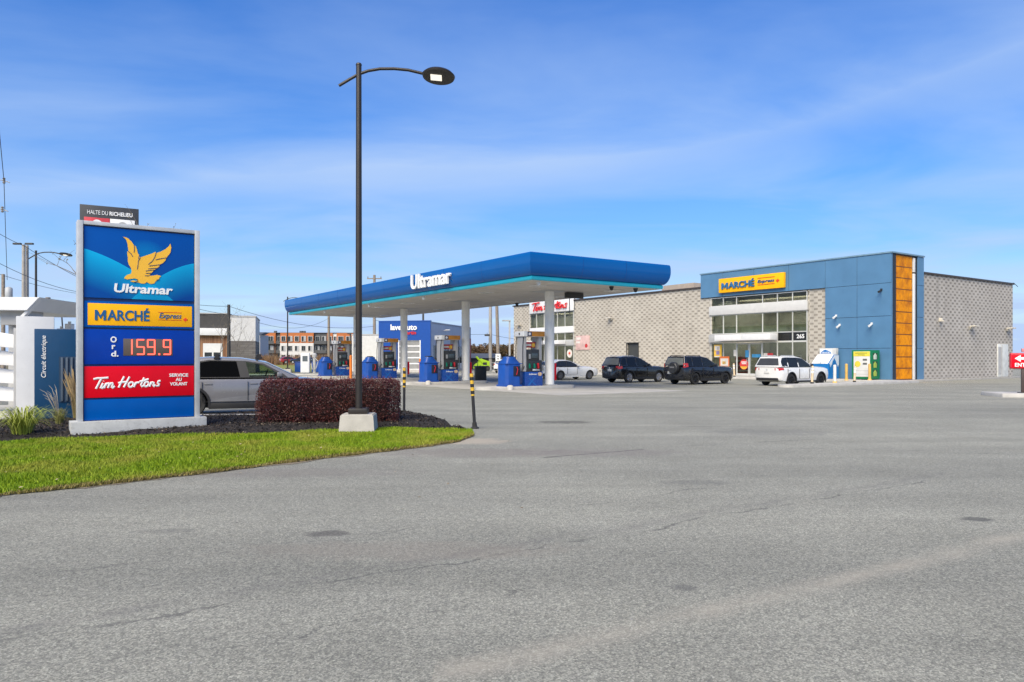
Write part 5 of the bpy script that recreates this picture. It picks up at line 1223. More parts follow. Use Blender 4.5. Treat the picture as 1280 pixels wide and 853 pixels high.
S3 = dict(SUV, rear=('rear_glass_dark', (.05, .052, .05), .08), w=1.84, wb=2.79, ro=.98, fo=.92, belt=1.06, hood=(1.09, .96), sil=[(2.15, 1.06), (1.25, 1.57), (.7, 1.66), (-.25, 1.67), (-.74, 1.62), (-.96, 1.08)], tail=(.86, 1.02, .24), plate=.70, badge=.92,
    side=[[(1.78, 1.07), (1.74, 1.17), (1.22, 1.51), (.80, 1.56), (.74, 1.07)], [(.66, 1.07), (.71, 1.565), (-.12, 1.575), (-.20, 1.07)], [(-.28, 1.09), (-.22, 1.575), (-.54, 1.55), (-.72, 1.34), (-.70, 1.16)]], dlo=[(1.86, 1.05), (1.80, 1.18), (1.24, 1.54), (.78, 1.59), (-.26, 1.60), (-.58, 1.575), (-.80, 1.34), (-.78, 1.11), (-.36, 1.05)],
    doors=[1.62, .70, -.36], mirror=TRIM, sill=.10)
car = make_car('parked_suv', 'white SUV with dark wheels parked by the kerbed island in front of the glass front', S3, paint('white', (.72, .72, .70)), RIMD)
place_near(car, sf(.25, sv(988, .25)), S3)
SED = dict(w=1.78, wb=2.70, ro=.95, fo=.93, belt=.93, wr=.58, wheel=.32, hood=(.96, .79), deck=1.02, sil=[(2.05, .93), (1.12, 1.34), (.55, 1.43), (-.0, 1.42), (-.45, 1.30), (-.82, 1.03)],
    side=[[(1.62, .96), (1.58, 1.02), (1.10, 1.28), (.70, 1.335), (.62, .96)], [(.55, .96), (.63, 1.34), (.05, 1.33), (-.30, 1.18), (-.38, 1.0)]], dlo=[(1.74, .94), (1.66, 1.02), (1.12, 1.31), (.68, 1.365), (.02, 1.355), (-.42, 1.18), (-.52, .98), (-.3, .94)],
    doors=[1.50, .60, -.25], tail=(.78, .95, .10), plate=.72, badge=.90, sill=.06)
sed = make_car('parked_sedan', 'white hatchback with dark wheels parked below the coffee shop wall, facing the wall', SED, paint('white', (.74, .74, .72)), mat('rim_grey', (.16, .16, .165), .35, metal=.5)); G = gp(700, 475.2); place_near(sed, G, SED)
c = dup(sed, label='white car mostly hidden between the nearest pump and the nearest column'); place_near(c, Vector((G.x, G.y, 0)) - Vector((UV.x, UV.y, 0)) * 2.75 - Vector((VV.x, VV.y, 0)) * .4, SED)
c = dup(sed, label='white car seen left of the nearest service bin, beneath the white arrow sign'); c.location = gp(630, 466.5); c.rotation_euler = (0, 0, R(70))
c = make_car('parked_sedan', 'red car parked beyond the far grass strip, left of a black one', SED, paint('red', (.28, .02, .02)), RIM); c.location = pp(356, 447, 150).xy.to_3d(); c.rotation_euler = (0, 0, R(30)); c.location.z = .35
c = make_car('parked_sedan', 'black car parked beyond the far grass strip, right of the red one', SED, paint('black', (.012, .011, .011)), RIM); c.location = pp(384, 447, 146).xy.to_3d(); c.rotation_euler = (0, 0, R(160)); c.location.z = .35
ION = dict(w=1.89, wb=3.0, ro=.80, fo=.85, belt=1.03, wr=.66, wheel=.355, hood=(1.02, .80), sil=[(2.78, 1.03), (1.86, 1.47), (1.25, 1.575), (.45, 1.605), (-.22, 1.56), (-.52, 1.43), (-.78, 1.08)],
    side=[[(2.36, 1.065), (2.28, 1.13), (1.80, 1.40), (1.36, 1.475), (1.47, 1.065)], [(1.22, 1.065), (1.12, 1.49), (.45, 1.505), (.05, 1.44), (-.25, 1.22), (-.2, 1.065)]],
    dlo=[(2.48, 1.045), (2.38, 1.13), (1.84, 1.43), (1.36, 1.505), (.42, 1.535), (.0, 1.47), (-.34, 1.22), (-.30, 1.045)], doors=[2.30, 1.42, .25], tail=(.84, 1.0, .2), plate=.6, arch=True, sill=.16, hollow=True)
ion = make_car('parked_crossover', 'light grey electric crossover with roof bar feet, between the price sign and the hedge', ION, mat('paint_grey', (.185, .185, .195), .25, var=.03, coat=1.0), RIMD, glass('privacy_glass', (.10, .105, .11), .35, .02, 1.08), glass('green_glass', (.72, .78, .74), .92, .02, 1.12))
ion.location = (-8.93, 21.0, 0); ion.rotation_euler = (0, 0, R(20))
for x in (.62, 1.72):
    for s in (-1, 1):
        b = MB(); b.prism([(x - .08, s * .655, 1.555), (x + .08, s * .655, 1.555), (x + .085, s * .655, 1.60), (x + .035, s * .655, 1.625), (x + .035, s * .655, 1.645), (x + .055, s * .655, 1.655), (x + .055, s * .655, 1.69), (x - .055, s * .655, 1.69), (x - .055, s * .655, 1.655), (x - .035, s * .655, 1.645), (x - .035, s * .655, 1.625), (x - .085, s * .655, 1.60)], (0, s * .07, 0), bev=.008); b.build('rack_foot', TRIM, ion)
    b = MB(); b.box(x - .035, x + .035, -.68, .68, 1.665, 1.69, .01); b.build('rack_bar', mat('bar_grey', (.2, .2, .2), .4), ion)
b = MB(); b.prism([(.38, -.953, .40), (2.4, -.953, .40), (2.4, -.953, .58), (1.5, -.953, .56), (.9, -.953, .50)], (0, .03, 0)); b.build('door_crease', mat('paint_shade_grey', (.20, .20, .21), .3, coat=1.0), ion)

# ------------------------------------------------------------------ hedge
HX0, HX1 = -5.62, -2.42
h0 = gp(322, 533, .1); h1 = gp(497, 530, .1)
HLEN, HDEP, HHT = 3.24, 1.25, 1.05
hg = tag(bpy.data.objects.new('hedge', None), 'clipped burgundy barberry hedge on the mulch beside the tall street lamp', 'hedge'); COL.objects.link(hg)
hg.location = (-5.78, 16.62, .06); hg.rotation_euler = (0, 0, R(6))
def hedge():
    rng = np.random.default_rng(11); n = 52000
    P = []
    # points crowd towards a lumpy clipped surface
    while len(P) < n:
        u_ = rng.random(3); p = np.array([u_[0] * HLEN, u_[1] * HDEP, u_[2] * HHT])
        nz = noise.noise(Vector(p) * 2.0) * .10 + noise.noise(Vector(p) * 6) * .045
        RD = .26
        qx, qy, qz = abs(p[0] - HLEN / 2) - HLEN / 2 + RD, abs(p[1] - HDEP / 2) - HDEP / 2 + RD, p[2] - HHT + RD
        d = RD - math.sqrt(max(qx, 0) ** 2 + max(qy, 0) ** 2 + max(qz, 0) ** 2) - min(max(qx, qy, qz), 0) + nz - .04
        if p[2] < .22: d -= (.22 - p[2]) * .8 * rng.random()
        if d < -.02 - .02 * rng.random() or d > .24 or rng.random() < d * 3.2: continue
        P.append(p)
    P = np.array(P); k = len(P)
    s = rng.uniform(.008, .021, k); a = rng.normal(size=(k, 3)); a /= np.linalg.norm(a, axis=1)[:, None]; q = rng.normal(size=(k, 3)); b_ = np.cross(a, q); b_ /= np.linalg.norm(b_, axis=1)[:, None]
    V = np.stack([P - a * s[:, None], P + b_ * s[:, None] * .6, P + a * s[:, None], P - b_ * s[:, None] * .6], 1).reshape(-1, 3)
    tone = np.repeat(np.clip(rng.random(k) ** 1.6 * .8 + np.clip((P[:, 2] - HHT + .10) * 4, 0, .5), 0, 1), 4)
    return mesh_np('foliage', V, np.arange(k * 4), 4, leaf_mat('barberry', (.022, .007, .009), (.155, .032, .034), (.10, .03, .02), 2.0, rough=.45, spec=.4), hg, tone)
hedge()
b = MB(); rr = random.Random(2)
for k in range(60):
    x, y = rr.uniform(.15, HLEN - .15), rr.uniform(.15, HDEP - .15); p = Vector((x, y, 0)); pts = [p.copy()]
    for j in range(5): p = p + Vector((rr.uniform(-.08, .08), rr.uniform(-.08, .08), .18)); p.x = min(max(p.x, .08), HLEN - .08); p.y = min(max(p.y, .08), HDEP - .08); pts.append(p.copy())
    b.tube(pts, .007, 5)
b.build('stem', mat('stem_brown', (.05, .03, .022), .9), hg)
b = MB()
for k in range(70):
    x, y = rr.uniform(.1, HLEN - .1), rr.uniform(.05, HDEP * .7); p = Vector((x, y, HHT - .06)); d = Vector((rr.uniform(-.05, .05), rr.uniform(-.05, .05), rr.uniform(.08, .16)))
    b.tube([p, p + d * .6, p + d + Vector((rr.uniform(-.02, .02), 0, 0))], [.004, .003, .0015], 4)
    for j in range(6):
        q_ = p + d * rr.uniform(.4, 1.0); a = Vector((rr.uniform(-1, 1), rr.uniform(-1, 1), rr.uniform(-.3, 1))).normalized() * .02; e = a.orthogonal().normalized() * .008; b.face([q_, q_ + a * .5 + e, q_ + a, q_ + a * .5 - e])
b.build('shoot', mat('shoot_red', (.13, .03, .03), .6, var=.3, scale=20), hg)['kind'] = 'stuff'
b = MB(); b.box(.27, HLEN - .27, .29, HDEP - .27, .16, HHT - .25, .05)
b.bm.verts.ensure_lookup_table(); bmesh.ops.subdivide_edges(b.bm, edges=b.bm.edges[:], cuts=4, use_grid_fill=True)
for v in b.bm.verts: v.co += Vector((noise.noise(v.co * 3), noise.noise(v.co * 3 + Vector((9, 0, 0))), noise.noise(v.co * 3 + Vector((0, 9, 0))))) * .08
b.build('dark_core', mat('dark_core_fill', (.012, .006, .006), .95, var=.5, scale=12), hg)  # near-black core added inside the foliage, shade between leaves set by colour

# ------------------------------------------------------------------ ornamental grasses
def blade_plant(name, label, loc, n, rad, h0_, h1_, c0, c1, width, arch, seedn, c2=None):
    rng = random.Random(seedn); V = []; Fc = []; T = []
    for k in range(n):
        a = rng.uniform(0, 6.283); r0 = rng.uniform(0, rad * .28); h = rng.uniform(h0_, h1_); out = rng.uniform(.2, 1) * rad * arch; w = width * rng.uniform(.6, 1.2)
        d = Vector((math.cos(a), math.sin(a), 0)); sd_ = Vector((-d.y, d.x, 0)); tn = rng.random(); base = d * r0; seg = 6; i0 = len(V)
        for j in range(seg + 1):
            f = j / seg; drop = (.55 * h * max(0, f - .55) ** 1.5 * 2.2) * arch
            p = base + d * (out * f ** 1.7) + Vector((0, 0, h * (1 - (1 - f) ** 1.6) - drop)); ww = w * (1 - f * .92) * (0.7 + .6 * min(1, f * 3) if f < .3 else 1)
            V += [p - sd_ * ww, p + sd_ * ww]; T += [min(1, tn * .7 + f * .3)] * 2
        for j in range(seg): q = i0 + j * 2; Fc += [q, q + 1, q + 3, q + 2]
    o = mesh_np(name, [tuple(v) for v in V], Fc, 4, leaf_mat(name + '_blade', c0, c1, c2, 3.0, spec=.3), None, T); o.location = loc
    return o
g = gp(20, 546, .08)
o = blade_plant('daylily', 'arching yellow-green strap leaved clump in front of the white charging cabinet', (g.x, g.y + .2, .06), 260, .66, .42, .80, (.15, .20, .02), (.50, .54, .09), .012, 1.35, 3); tag(o, o.name and 'arching yellow-green strap leaved clump in front of the white charging cabinet', 'plant')
g = gp(64, 534, .08)
o = blade_plant('fountain_grass', '', (g.x, g.y + .3, .06), 220, .30, .28, .55, (.14, .15, .04), (.36, .33, .12), .006, 1.0, 5); tag(o, 'low tuft of greenish grass with thin grey seed stalks before the blue charger', 'plant')
b = MB(); rr = random.Random(8)
for k in range(16):
    a = rr.uniform(2.0, 4.2); h = rr.uniform(.6, .95); d = Vector((math.cos(a), math.sin(a) * .3, 0)) * rr.uniform(.1, .42)
    b.tube([(0, 0, .1), (d.x * .4, d.y * .4, h * .6), (d.x * .8, d.y * .8, h * .92), (d.x * 1.15, d.y * 1.1, h * 1.0)], [.003, .003, .006, .003], 4)
b.build('seed_stalk', mat('stalk_grey', (.32, .29, .24), .9), o)
g = gp(85, 527, .08)
o = blade_plant('feather_reed', '', (g.x, g.y + .35, .06), 160, .26, .5, .9, (.20, .17, .05), (.42, .33, .14), .006, .8, 6); tag(o, 'tall straw coloured feather grass against the left post of the price sign', 'plant')
b = MB(); rr = random.Random(9)
for k in range(60):
    a = rr.uniform(0, 6.28); h = rr.uniform(.95, 1.38); d = Vector((math.cos(a) - .35, math.sin(a), 0)) * rr.uniform(.05, .28)
    b.tube([(d.x * .2, d.y * .2, 0), (d.x * .45, d.y * .45, h * .55), (d.x * .7, d.y * .7, h * .75), (d.x * .9, d.y * .9, h * .9), (d.x * 1.05, d.y * 1.05, h)], [.003, .003, .011, .009, .002], 5)
b.build('plume', mat('plume_straw', (.42, .31, .16), .95, var=.25), o)
# ------------------------------------------------------------------ striped marker posts
def marker_mat():
    t = NT('marker_stripe'); o = t.obj(); s = t.n('SeparateXYZ'); t.l(o, s.inputs[0]); z = s.outputs[2]
    f_ = t.math('FRACT', t.math('DIVIDE', z, .155)); c = t.mix(t.math('GREATER_THAN', f_, .5), (.012, .012, .012, 1), (.70, .42, .03, 1))
    c = t.mix(t.ramp(t.noise(30, 4, o), .55, .8), c, (.1, .08, .05, 1)); t.l(c, t.b.inputs['Base Color']); t.b.inputs['Roughness'].default_value = .5
    return t.m
MST = marker_mat()
def make_marker():
    t = thing('marker_post', '', 'marker post', group='striped marker posts beside the drive')
    b = MB(); b.cyl((0, 0, .10), (0, 0, .74), .036, n=16); b.build('post', BLACK, t)
    b = MB(); b.cyl((0, 0, .74), (0, 0, 1.24), .042, n=16); b.cyl((0, 0, 1.24), (0, 0, 1.25), .042, .03, 16); b.build('stripe_sleeve', MST, t)
    b = MB(); b.lathe([(.095, 0), (.095, .02), (.055, .05), (.05, .14), (.036, .15)], (0, 0, 0), n=20); b.build('foot', RUBBER, t)
    return t
m0 = make_marker(); m0.location = gp(593.5, 536); m0.rotation_euler = (0, R(-3.5), 0); m0['label'] = 'yellow and black striped marker post standing at the tip of the lawn'
m1 = dup(m0, gp(505, 520), None, 'yellow and black striped marker post rising behind the right end of the hedge'); m1.rotation_euler = (0, R(.5), 0); m1.scale = (1, 1, 1.06)

# ------------------------------------------------------------------ things on the store walk
bl = [(1015, 1.2, 'faded', .93, 'leaning faded marker bollard on the kerbed island beside the white SUV', 2.5), (1043.5, 1.15, 'white', .98, 'white bollard with a yellow foot in front of the blue ice chest', 0), (1068, 1.1, 'faded', .90, 'faded thin bollard before the left edge of the yellow and white cabinet', 3),
      (1058, -.95, 'yellow', 1.0, 'plain yellow bollard between the ice chest and the green cabinet', 0), (1087, -.42, 'yellow', 1.0, 'plain yellow bollard before the right edge of the yellow and white cabinet', 0), (918, -9.6, 'faded', .95, 'faded leaning bollard in front of the store door, beside the black SUV nose', -3)]
for px, u_, kd, h, lab, lean in bl:
    v_ = sv(px, u_) if px != 918 else -2.0
    if px == 918: u_ = su(918, -2.0)
    t = thing('bollard', lab, 'bollard', sf(u_, v_, .15), 0, 'bollards on the store walk'); t.rotation_euler = (0, R(lean), 0)
    r = .085 if kd == 'yellow' else .065 if kd == 'faded' else .085
    m_ = {'yellow': mat('bollard_yellow', (.66, .40, .10), .6, var=.12, dirt=.2), 'faded': mat('bollard_faded', (.70, .55, .36), .65, var=.15, dirt=.3), 'white': mat('bollard_white', (.66, .66, .62), .6, var=.1, dirt=.25)}[kd]
    b = MB(); b.cyl((0, 0, .06), (0, 0, h), r, n=18); b.lathe([(r, 0), (r * .8, .04), (0, .06)], (0, 0, h), n=18); b.build('post', m_, t)
    b = MB(); b.lathe([(r * 1.5, 0), (r * 1.5, .03), (r * 1.1, .09)], (0, 0, 0), n=18); b.build('foot', mat('bollard_yellow', (.66, .40, .10), .6) if kd == 'white' else RUBBER if kd == 'faded' else m_, t)
    if kd == 'faded': b = MB(); b.cyl((0, 0, h - .35), (0, 0, h - .22), r + .004, n=18); b.cyl((0, 0, h - .16), (0, 0, h - .06), r + .004, n=18); b.build('reflector_band', LETW, t)
# ice chest
t = thing('ice_chest', 'white and blue outdoor ice chest with slanted lid against the block pier', 'ice chest', sf(-4.1, -.95, .15), AU)
ICEB = mat('ice_blue', (.01, .16, .45), .35, var=.08)
b = MB(); b.prism([(-.64, -.62, 0), (-.64, .62, 0), (-.64, .62, 1.62), (-.64, .1, 1.62), (-.64, -.62, .98)], (1.28, 0, 0), bev=.02); bd = b.build('cabinet', ICEB, t)
def ice_mat():
    t_ = NT('ice_print'); o = t_.obj(); s = t_.n('SeparateXYZ'); t_.l(o, s.inputs[0]); y, z = s.outputs[1], s.outputs[2]
    tri = t_.math('PINGPONG', t_.math('ADD', y, .35), .42); e = t_.math('ADD', t_.math('MULTIPLY', tri, 1.5), t_.math('MULTIPLY', t_.noise(6, 5, o), .35))
    c = t_.mix(t_.math('LESS_THAN', z, t_.math('ADD', e, .62)), (.62, .68, .74, 1), (.012, .16, .45, 1)); t_.l(c, t_.b.inputs['Base Color']); t_.b.inputs['Roughness'].default_value = .35
    return t_.m
ICP = ice_mat()
b = MB(); b.prism([(.64, -.60, .02), (.64, .60, .02), (.64, .60, 1.6), (.64, .1, 1.6), (.64, -.60, .97)], (.012, 0, 0)); b.build('mountain_print', ICP, bd)
b = MB()
for x0_, x1_ in ((-.60, -.02), (.02, .60)): b.prism([(x0_, -.60, 1.01), (x1_, -.60, 1.01), (x1_, .08, 1.62), (x0_, .08, 1.62)], (0, -.03, .03), bev=.008)
ld = b.build('lid', LETW, t); b = MB()
for x in (-.1, .1): b.box(x - .02, x + .02, -.66, -.60, 1.08, 1.14, .01)
b.build('handle', ALU, ld)
b = MB(); b.box(-.62, .62, .30, .60, 1.62, 2.08, .02); hd = b.build('header', mat('ice_header', (.55, .55, .52), .5), t)
b = MB(); b.box(-.55, .35, .285, .30, 1.66, 2.04); fp = b.build('header_print', LETW, hd)
b = MB(); b.prism([(-.5, .283, 1.72), (-.1, .283, 1.72), (.3, .283, 1.72), (.22, .283, 1.84), (0, .283, 1.93), (-.15, .283, 1.98), (-.3, .283, 1.93), (-.42, .283, 1.84)], (0, -.01, 0)); b.build('header_print', ICEB, fp)
lettering('header_word', 'GLACE', LETW, fp, (-.1, .268, 1.785), .56, .1, .008, .03)
# bottle exchange cage
t = thing('propane_cage', 'green and white bottle exchange cabinet with a yellow header against the blue wall', 'cabinet', sf(-1.24, -.85, .15), AU)
GRNC = mat('cage_green', (.0, .17, .055), .45, var=.1)
b = MB(); b.box(-.63, .63, -.55, .55, .06, 1.92, .015)
for x in (-.5, .5):
    for y in (-.45, .45): b.box(x - .05, x + .05, y - .05, y + .05, 0, .06)
bd = b.build('cabinet', GRNC, t)
b = MB(); b.box(-.5, .61, -.575, -.55, .2, 1.84, .006); dr = b.build('door', mat('cage_white', (.66, .66, .62), .5, var=.06), bd)
b = MB(); b.box(-.5, .61, -.582, -.575, 1.52, 1.83); yh = b.build('header_print', mat('cage_yellow', (.72, .60, .06), .5), dr)
b = MB()
for k, wd in enumerate((.85, .5)): 
    for j in range(int(wd / .07)): b.box(.05 - wd / 2 + j * .07, .05 - wd / 2 + j * .07 + .05, -.587, -.582, 1.70 - k * .11, 1.75 - k * .11)
b.build('header_word', mat('cage_print', (.2, .25, .05), .6), yh)
b = MB(); b.lathe([(.2, 0), (.2, .006)], (-.22, -.575, 1.02), (0, -1, 0), 22); b.prism([(-.42, -.576, 1.05), (-.42, -.576, .86), (-.25, -.576, .82)], (0, -.005, 0)); b.build('flame_print', mat('cage_yellow', (.72, .60, .06), .5), dr)
for z in (1.24, .98): b = MB(); b.box(.14, .42, -.582, -.575, z, z + .12); b.build('door_print', mat('print_grey', (.12, .12, .11), .6), dr)
b = MB(); b.box(-.5, .61, -.58, -.575, .58, .6); b.box(-.5, .61, -.58, -.575, .36, .375); b.build('door_seam', GREYP, dr)
for k, z in enumerate((.24, .78, 1.32)):
    b = MB(); b.box(.63, .638, -.28, .28, z, z + .42); sp = b.build('side_window', mat('cage_dark', (.02, .07, .03), .6), bd)
    b = MB(); b.lathe([(.17, 0), (.19, .05), (.19, .24), (.12, .32), (.06, .34), (.06, .40)], (.65, 0, z + .0), n=18); b.xform(Matrix.Translation((.638, 0, 0)) @ Matrix.Diagonal((.12, 1, 1, 1)) @ Matrix.Translation((-.638, 0, 0))); b.build('bottle', mat('bottle_lime', (.30, .40, .05), .4) if k < 2 else mat('bottle_pale', (.5, .55, .45), .4), sp)

# ------------------------------------------------------------------ entrance sign
q = gp(1276, 491.5, .16)
t = thing('entrance_sign', 'small red sign with a white arrow reading ENTRÉE on a brown post', 'sign', (q.x + .12, q.y, .16), R(-22))
b = MB(); b.box(-.09, .09, -.06, .06, 0, 1.0, .01); b.build('post', mat('post_brown', (.05, .032, .028), .5), t)
b = MB(); b.box(-.2, .2, -.14, .14, 0, .03, .005); b.build('foot_plate', DARK, t)
b = MB(); b.box(-.49, .49, -.11, .11, .98, 1.62, .07, seg=4); cs = b.build('sign_case', mat('case_red', (.55, .02, .035), .35), t)
b = MB(); b.box(-.44, .44, -.122, -.11, 1.03, 1.57, .004); fc = b.build('sign_face', RED, cs)
b = MB(); b.prism([(-.34, -.128, 1.40), (-.13, -.128, 1.54), (-.13, -.128, 1.45), (.3, -.128, 1.45), (.3, -.128, 1.35), (-.13, -.128, 1.35), (-.13, -.128, 1.26)], (0, .006, 0)); b.build('arrow', LETW, fc)
lettering('sign_word', 'ENTRÉE', LETW, fc, (0, -.126, 1.16), .66, .19, .006, .03)
b = MB(); b.box(-.08, .5, -.06, .06, 1.66, 1.80, .02); b.box(.15, .2, -.03, .03, 1.6, 1.7); b.build('top_badge', mat('badge_pale_red', (.55, .2, .2), .5), cs)
b = MB(); b.box(.09, .4, -.08, .08, .36, .62, .02); b.build('side_plate', LETW, t)

# ------------------------------------------------------------------ charging station
t = thing('charging_cabinet', 'dark blue electric charger lettered Circuit électrique with ribbed vents', 'charger', (-11.9, 19.5, .10), AV)
q = gp(44, 525, .1)
t.location = (q.x + .5, q.y + .35, .10); t.rotation_euler = (0, 0, R(31))
CHB = mat('charger_blue', (.004, .05, .13), .4, var=.06)
b = MB(); b.box(-.62, .66, -.33, .4, .0, 2.18, .015); bd = b.build('cabinet', CHB, t)
b = MB(); b.box(-.12, .55, -.345, -.33, .42, 1.52)
vr = b.build('vent_panel', mat('vent_slate', (.02, .05, .10), .5), bd)
b = MB()
for k in range(6): b.box(-.08 + k * .10, -.03 + k * .10, -.375, -.345, .45, 1.5, .008)
b.build('vent_rib', mat('vent_grey', (.08, .11, .15), .5), vr)
lettering('charger_word', 'Circuit électrique', LETW, bd, (-.42, -.338, 1.52), .13, 1.0, .006, .012, .18, rot90=True)
b = MB(); b.box(.28, .5, -.42, -.33, 1.68, 1.86, .02); b.build('holster', BLACK, bd)
b = MB(); b.tube([(.40, -.42, 1.78), (.46, -.48, 1.6), (.47, -.45, 1.2), (.44, -.42, .7), (.5, -.45, .4), (.55, -.36, .3)], .03, 8); b.build('charging_cable', RUBBER, bd)
b = MB(); b.lathe([(.05, 0), (.06, .04), (.0, .06)], (.40, -.42, 1.80), (0, -1, 0), 14); b.build('plug', ALU, bd)
t = thing('charger_housing', 'tall plain white housing left of the dark blue charger', 'cabinet', (0, 0, .10), R(31))
q = gp(12, 516, .1); t.location = (q.x + .62, q.y + .55, .10)
b = MB(); b.box(-.66, .22, -.35, .5, 0, 2.62, .015); b.build('cabinet', mat('housing_white', (.60, .61, .61), .45, var=.04, dirt=.1), t)
b = MB(); b.box(-.72, -.66, -.3, .3, 0, 2.3, .01); b.build('side_rail', GREYP, t)
t = thing('louvre_screen', 'white slatted screen at the left edge beside the white housing', 'screen', t.location + Vector((-1.35, -.1, 0)), R(31))
b = MB()
for x in (-.7, .62): b.box(x - .06, x + .06, -.08, .08, 0, 2.3, .01)
b.build('post', WHITE, t)
for z in (.35, .85, 1.35, 1.85): b = MB(); b.prism([(-.64, -.1, z), (.56, -.1, z - .1), (.56, .1, z + .12), (-.64, .1, z + .34)], (0, 0, .16), bev=.01); b.build('slat', WHITE, t)
q = pp(62, 447, 23.2)
t = thing('charger_roof', 'white angular roof over the charging bays at the left edge', 'canopy', (q.x, q.y, 0), R(4))
b = MB(); b.prism([(0.02, -.6, 3.42), (-4.2, -.6, 3.42), (-4.2, -.6, 3.05), (-.35, -.6, 3.02)], (0, 4.2, .0), bev=.01); b.build('roof_slab', mat('roof_white', (.66, .67, .67), .45, var=.04), t)
b = MB(); b.prism([(-.03, -.5, 3.36), (-.12, -.5, 3.36), (-.72, -.5, 2.72), (-.60, -.5, 2.72)], (0, .16, 0)); b.build('strut', WHITE, t)
b = MB(); b.box(-1.35, -.5, -.2, .6, 2.6, 3.06, .01); b.build('bracket_box', GREYP, t)
for x in (-1.3, -3.6): b = MB(); b.box(x - .1, x + .1, .3, .5, 0, 3.05, .01); b.build('post', GREYP, t)
for px, py, lab in ((77, 411, 'lower of the two slim white posts between the charger and the price sign'), (87, 405, 'taller of the two slim white posts between the charger and the price sign')):
    q = pp(px, py, 26); b = MB(); b.box(-.11, .11, -.11, .11, 0, q.z, .02); b.cyl((0, 0, q.z), (0, 0, q.z + .08), .05); o = b.build('white_post', WHITE, loc=(q.x, q.y, 0)); tag(o, lab, 'post', 'slim white posts by the chargers')

# ------------------------------------------------------------------ utility poles and wires
def pole(px, py, d, r, lab, m=WOODP, lean=0.0, gear=0, kind='utility_pole'):
    q = pp(px, py, d); t = thing(kind, lab, 'utility pole', (q.x, q.y, 0)); t.rotation_euler = (0, R(lean), 0)
    b = MB(); b.cyl((0, 0, 0), (0, 0, q.z), r * 1.15, r * .85, 14); b.build('pole', m, t)
    if gear & 1:
        b = MB(); b.box(-.9, .9, -.06, .06, q.z - .5, q.z - .38); b.build('crossarm', m, t)
        for x in (-.8, 0, .8): b = MB(); b.lathe([(.03, 0), (.07, .05), (.04, .1), (.07, .16), (.02, .22)], (x, 0, q.z - .38), n=10); b.build('insulator', mat('insulator', (.22, .21, .2), .3), t)
    if gear & 2: b = MB(); b.lathe([(.26, 0), (.28, .05), (.28, .8), (.2, .9), (.05, .95)], (r + .38, -.1, q.z - 2.0), n=18); b.build('transformer', mat('transformer', (.40, .42, .43), .5), t)
    if gear & 4:
        for x in (-.5, .5): b = MB(); b.box(x - .35, x + .3, -.12, .12, q.z + .0, q.z + .14, .03); b.build('flood_lamp', DARK, t)
    return t, q
pole(29.5, 306, 62, .15, 'left one of the twin pale utility poles behind the charging roof', mat('pole_pale', (.34, .32, .29), .8, var=.15), 0, 4); pole(34, 307, 62.5, .13, 'right one of the twin pale utility poles behind the charging roof', mat('pole_pale', (.34, .32, .29), .8, var=.15))
pole(4, 343, 62, .15, 'wooden pole with a grey transformer at the left edge of the picture', WOODP, 0, 2)
pole(60, 372, 45, .16, 'short wooden pole just right of the charging roof', WOODP); pole(286, 381, 70, .16, 'thin dark pole in front of the wood and dark restaurant', DARK)
pole(411, 372, 120, .2, 'wooden pole between the apartments and the farthest pump', WOODP); pole(468, 344, 92, .18, 'wooden pole with insulators rising above the left part of the canopy', WOODP, 0, 1)
pole(613, 350, 100, .22, 'pale wooden pole seen under the canopy, nearest the lime machine', mat('pole_pale', (.34, .32, .29), .8, var=.15)); pole(623, 358, 118, .26, 'leaning wooden pole seen under the canopy, left of the coffee shop', WOODP, -1.5)
pole(83, 393, 48, .05, 'thin leaning dark pole between the charger and the price sign', DARK, -4)
def wire(pts, lab, r=.02):
    b = MB(); P = []
    for (xa, ya, da, xb, yb, db, sag) in pts:
        A, B = pp(xa, ya, da), pp(xb, yb, db)
        for k in range(13): f = k / 12; p = A.lerp(B, f); p.z -= sag * 4 * f * (1 - f); P.append(p)
    b.tube(P, r, 5); o = b.build('power_line', mat('wire_black', (.02, .02, .02), .6)); tag(o, lab, 'power line', 'overhead power lines'); return o
wire([(-60, 250, 50, 31, 308, 62, .3), (31, 308, 62, 260, 395, 70, 1.2)], 'upper black power line from the left edge past the twin poles to the price sign')
wire([(-60, 295, 50, 120, 368, 70, .8)], 'middle black power line dropping from the left edge behind the price sign')
wire([(-60, 322, 60, 120, 370, 90, .5)], 'lower black power line sloping from the transformer pole behind the price sign')
o = wire([(-3, 140, 40, 5, 226, 45, .02), (5, 226, 45, 9, 350, 60, .05)], 'steep thin line with insulators falling along the left edge to the transformer pole')
for px, py in ((5, 226), (3, 262)):
    q = pp(px, py, 45); b = MB(); b.lathe([(.05, -.18), (.09, -.12), (.05, -.06), (.09, 0), (.05, .06), (.09, .12), (.04, .18)], q, n=10); b.tube([q + Vector((-.5, 0, .1)), q, q + Vector((.35, 0, -.12))], .025, 5); b.build('insulator', mat('insulator', (.22, .21, .2), .3), o)
wire([(170, 366, 60, 286, 383, 70, .3), (286, 383, 70, 468, 408, 92, .9)], 'upper power line from the price sign over the restaurant to the canopy')
wire([(170, 360, 60, 300, 395, 75, .4), (300, 395, 75, 411, 398, 120, 1.4)], 'lower sagging power line crossing above the restaurant and apartments')
wire([(468, 400, 92, 613, 418, 100, .6), (613, 418, 100, 700, 421, 110, .6)], 'power line seen under the canopy behind the car wash')
q = pp(609, 419, 99); t = thing('line_box', 'small dark splice box hanging on the wire under the canopy', 'line box', q); b = MB(); b.box(-.35, .35, -.15, .15, -.14, .12, .04); b.build('case', DARK, t); b = MB(); b.tube([(0, 0, .12), (0, 0, .3)], .03, 5); b.build('hanger', DARK, t)

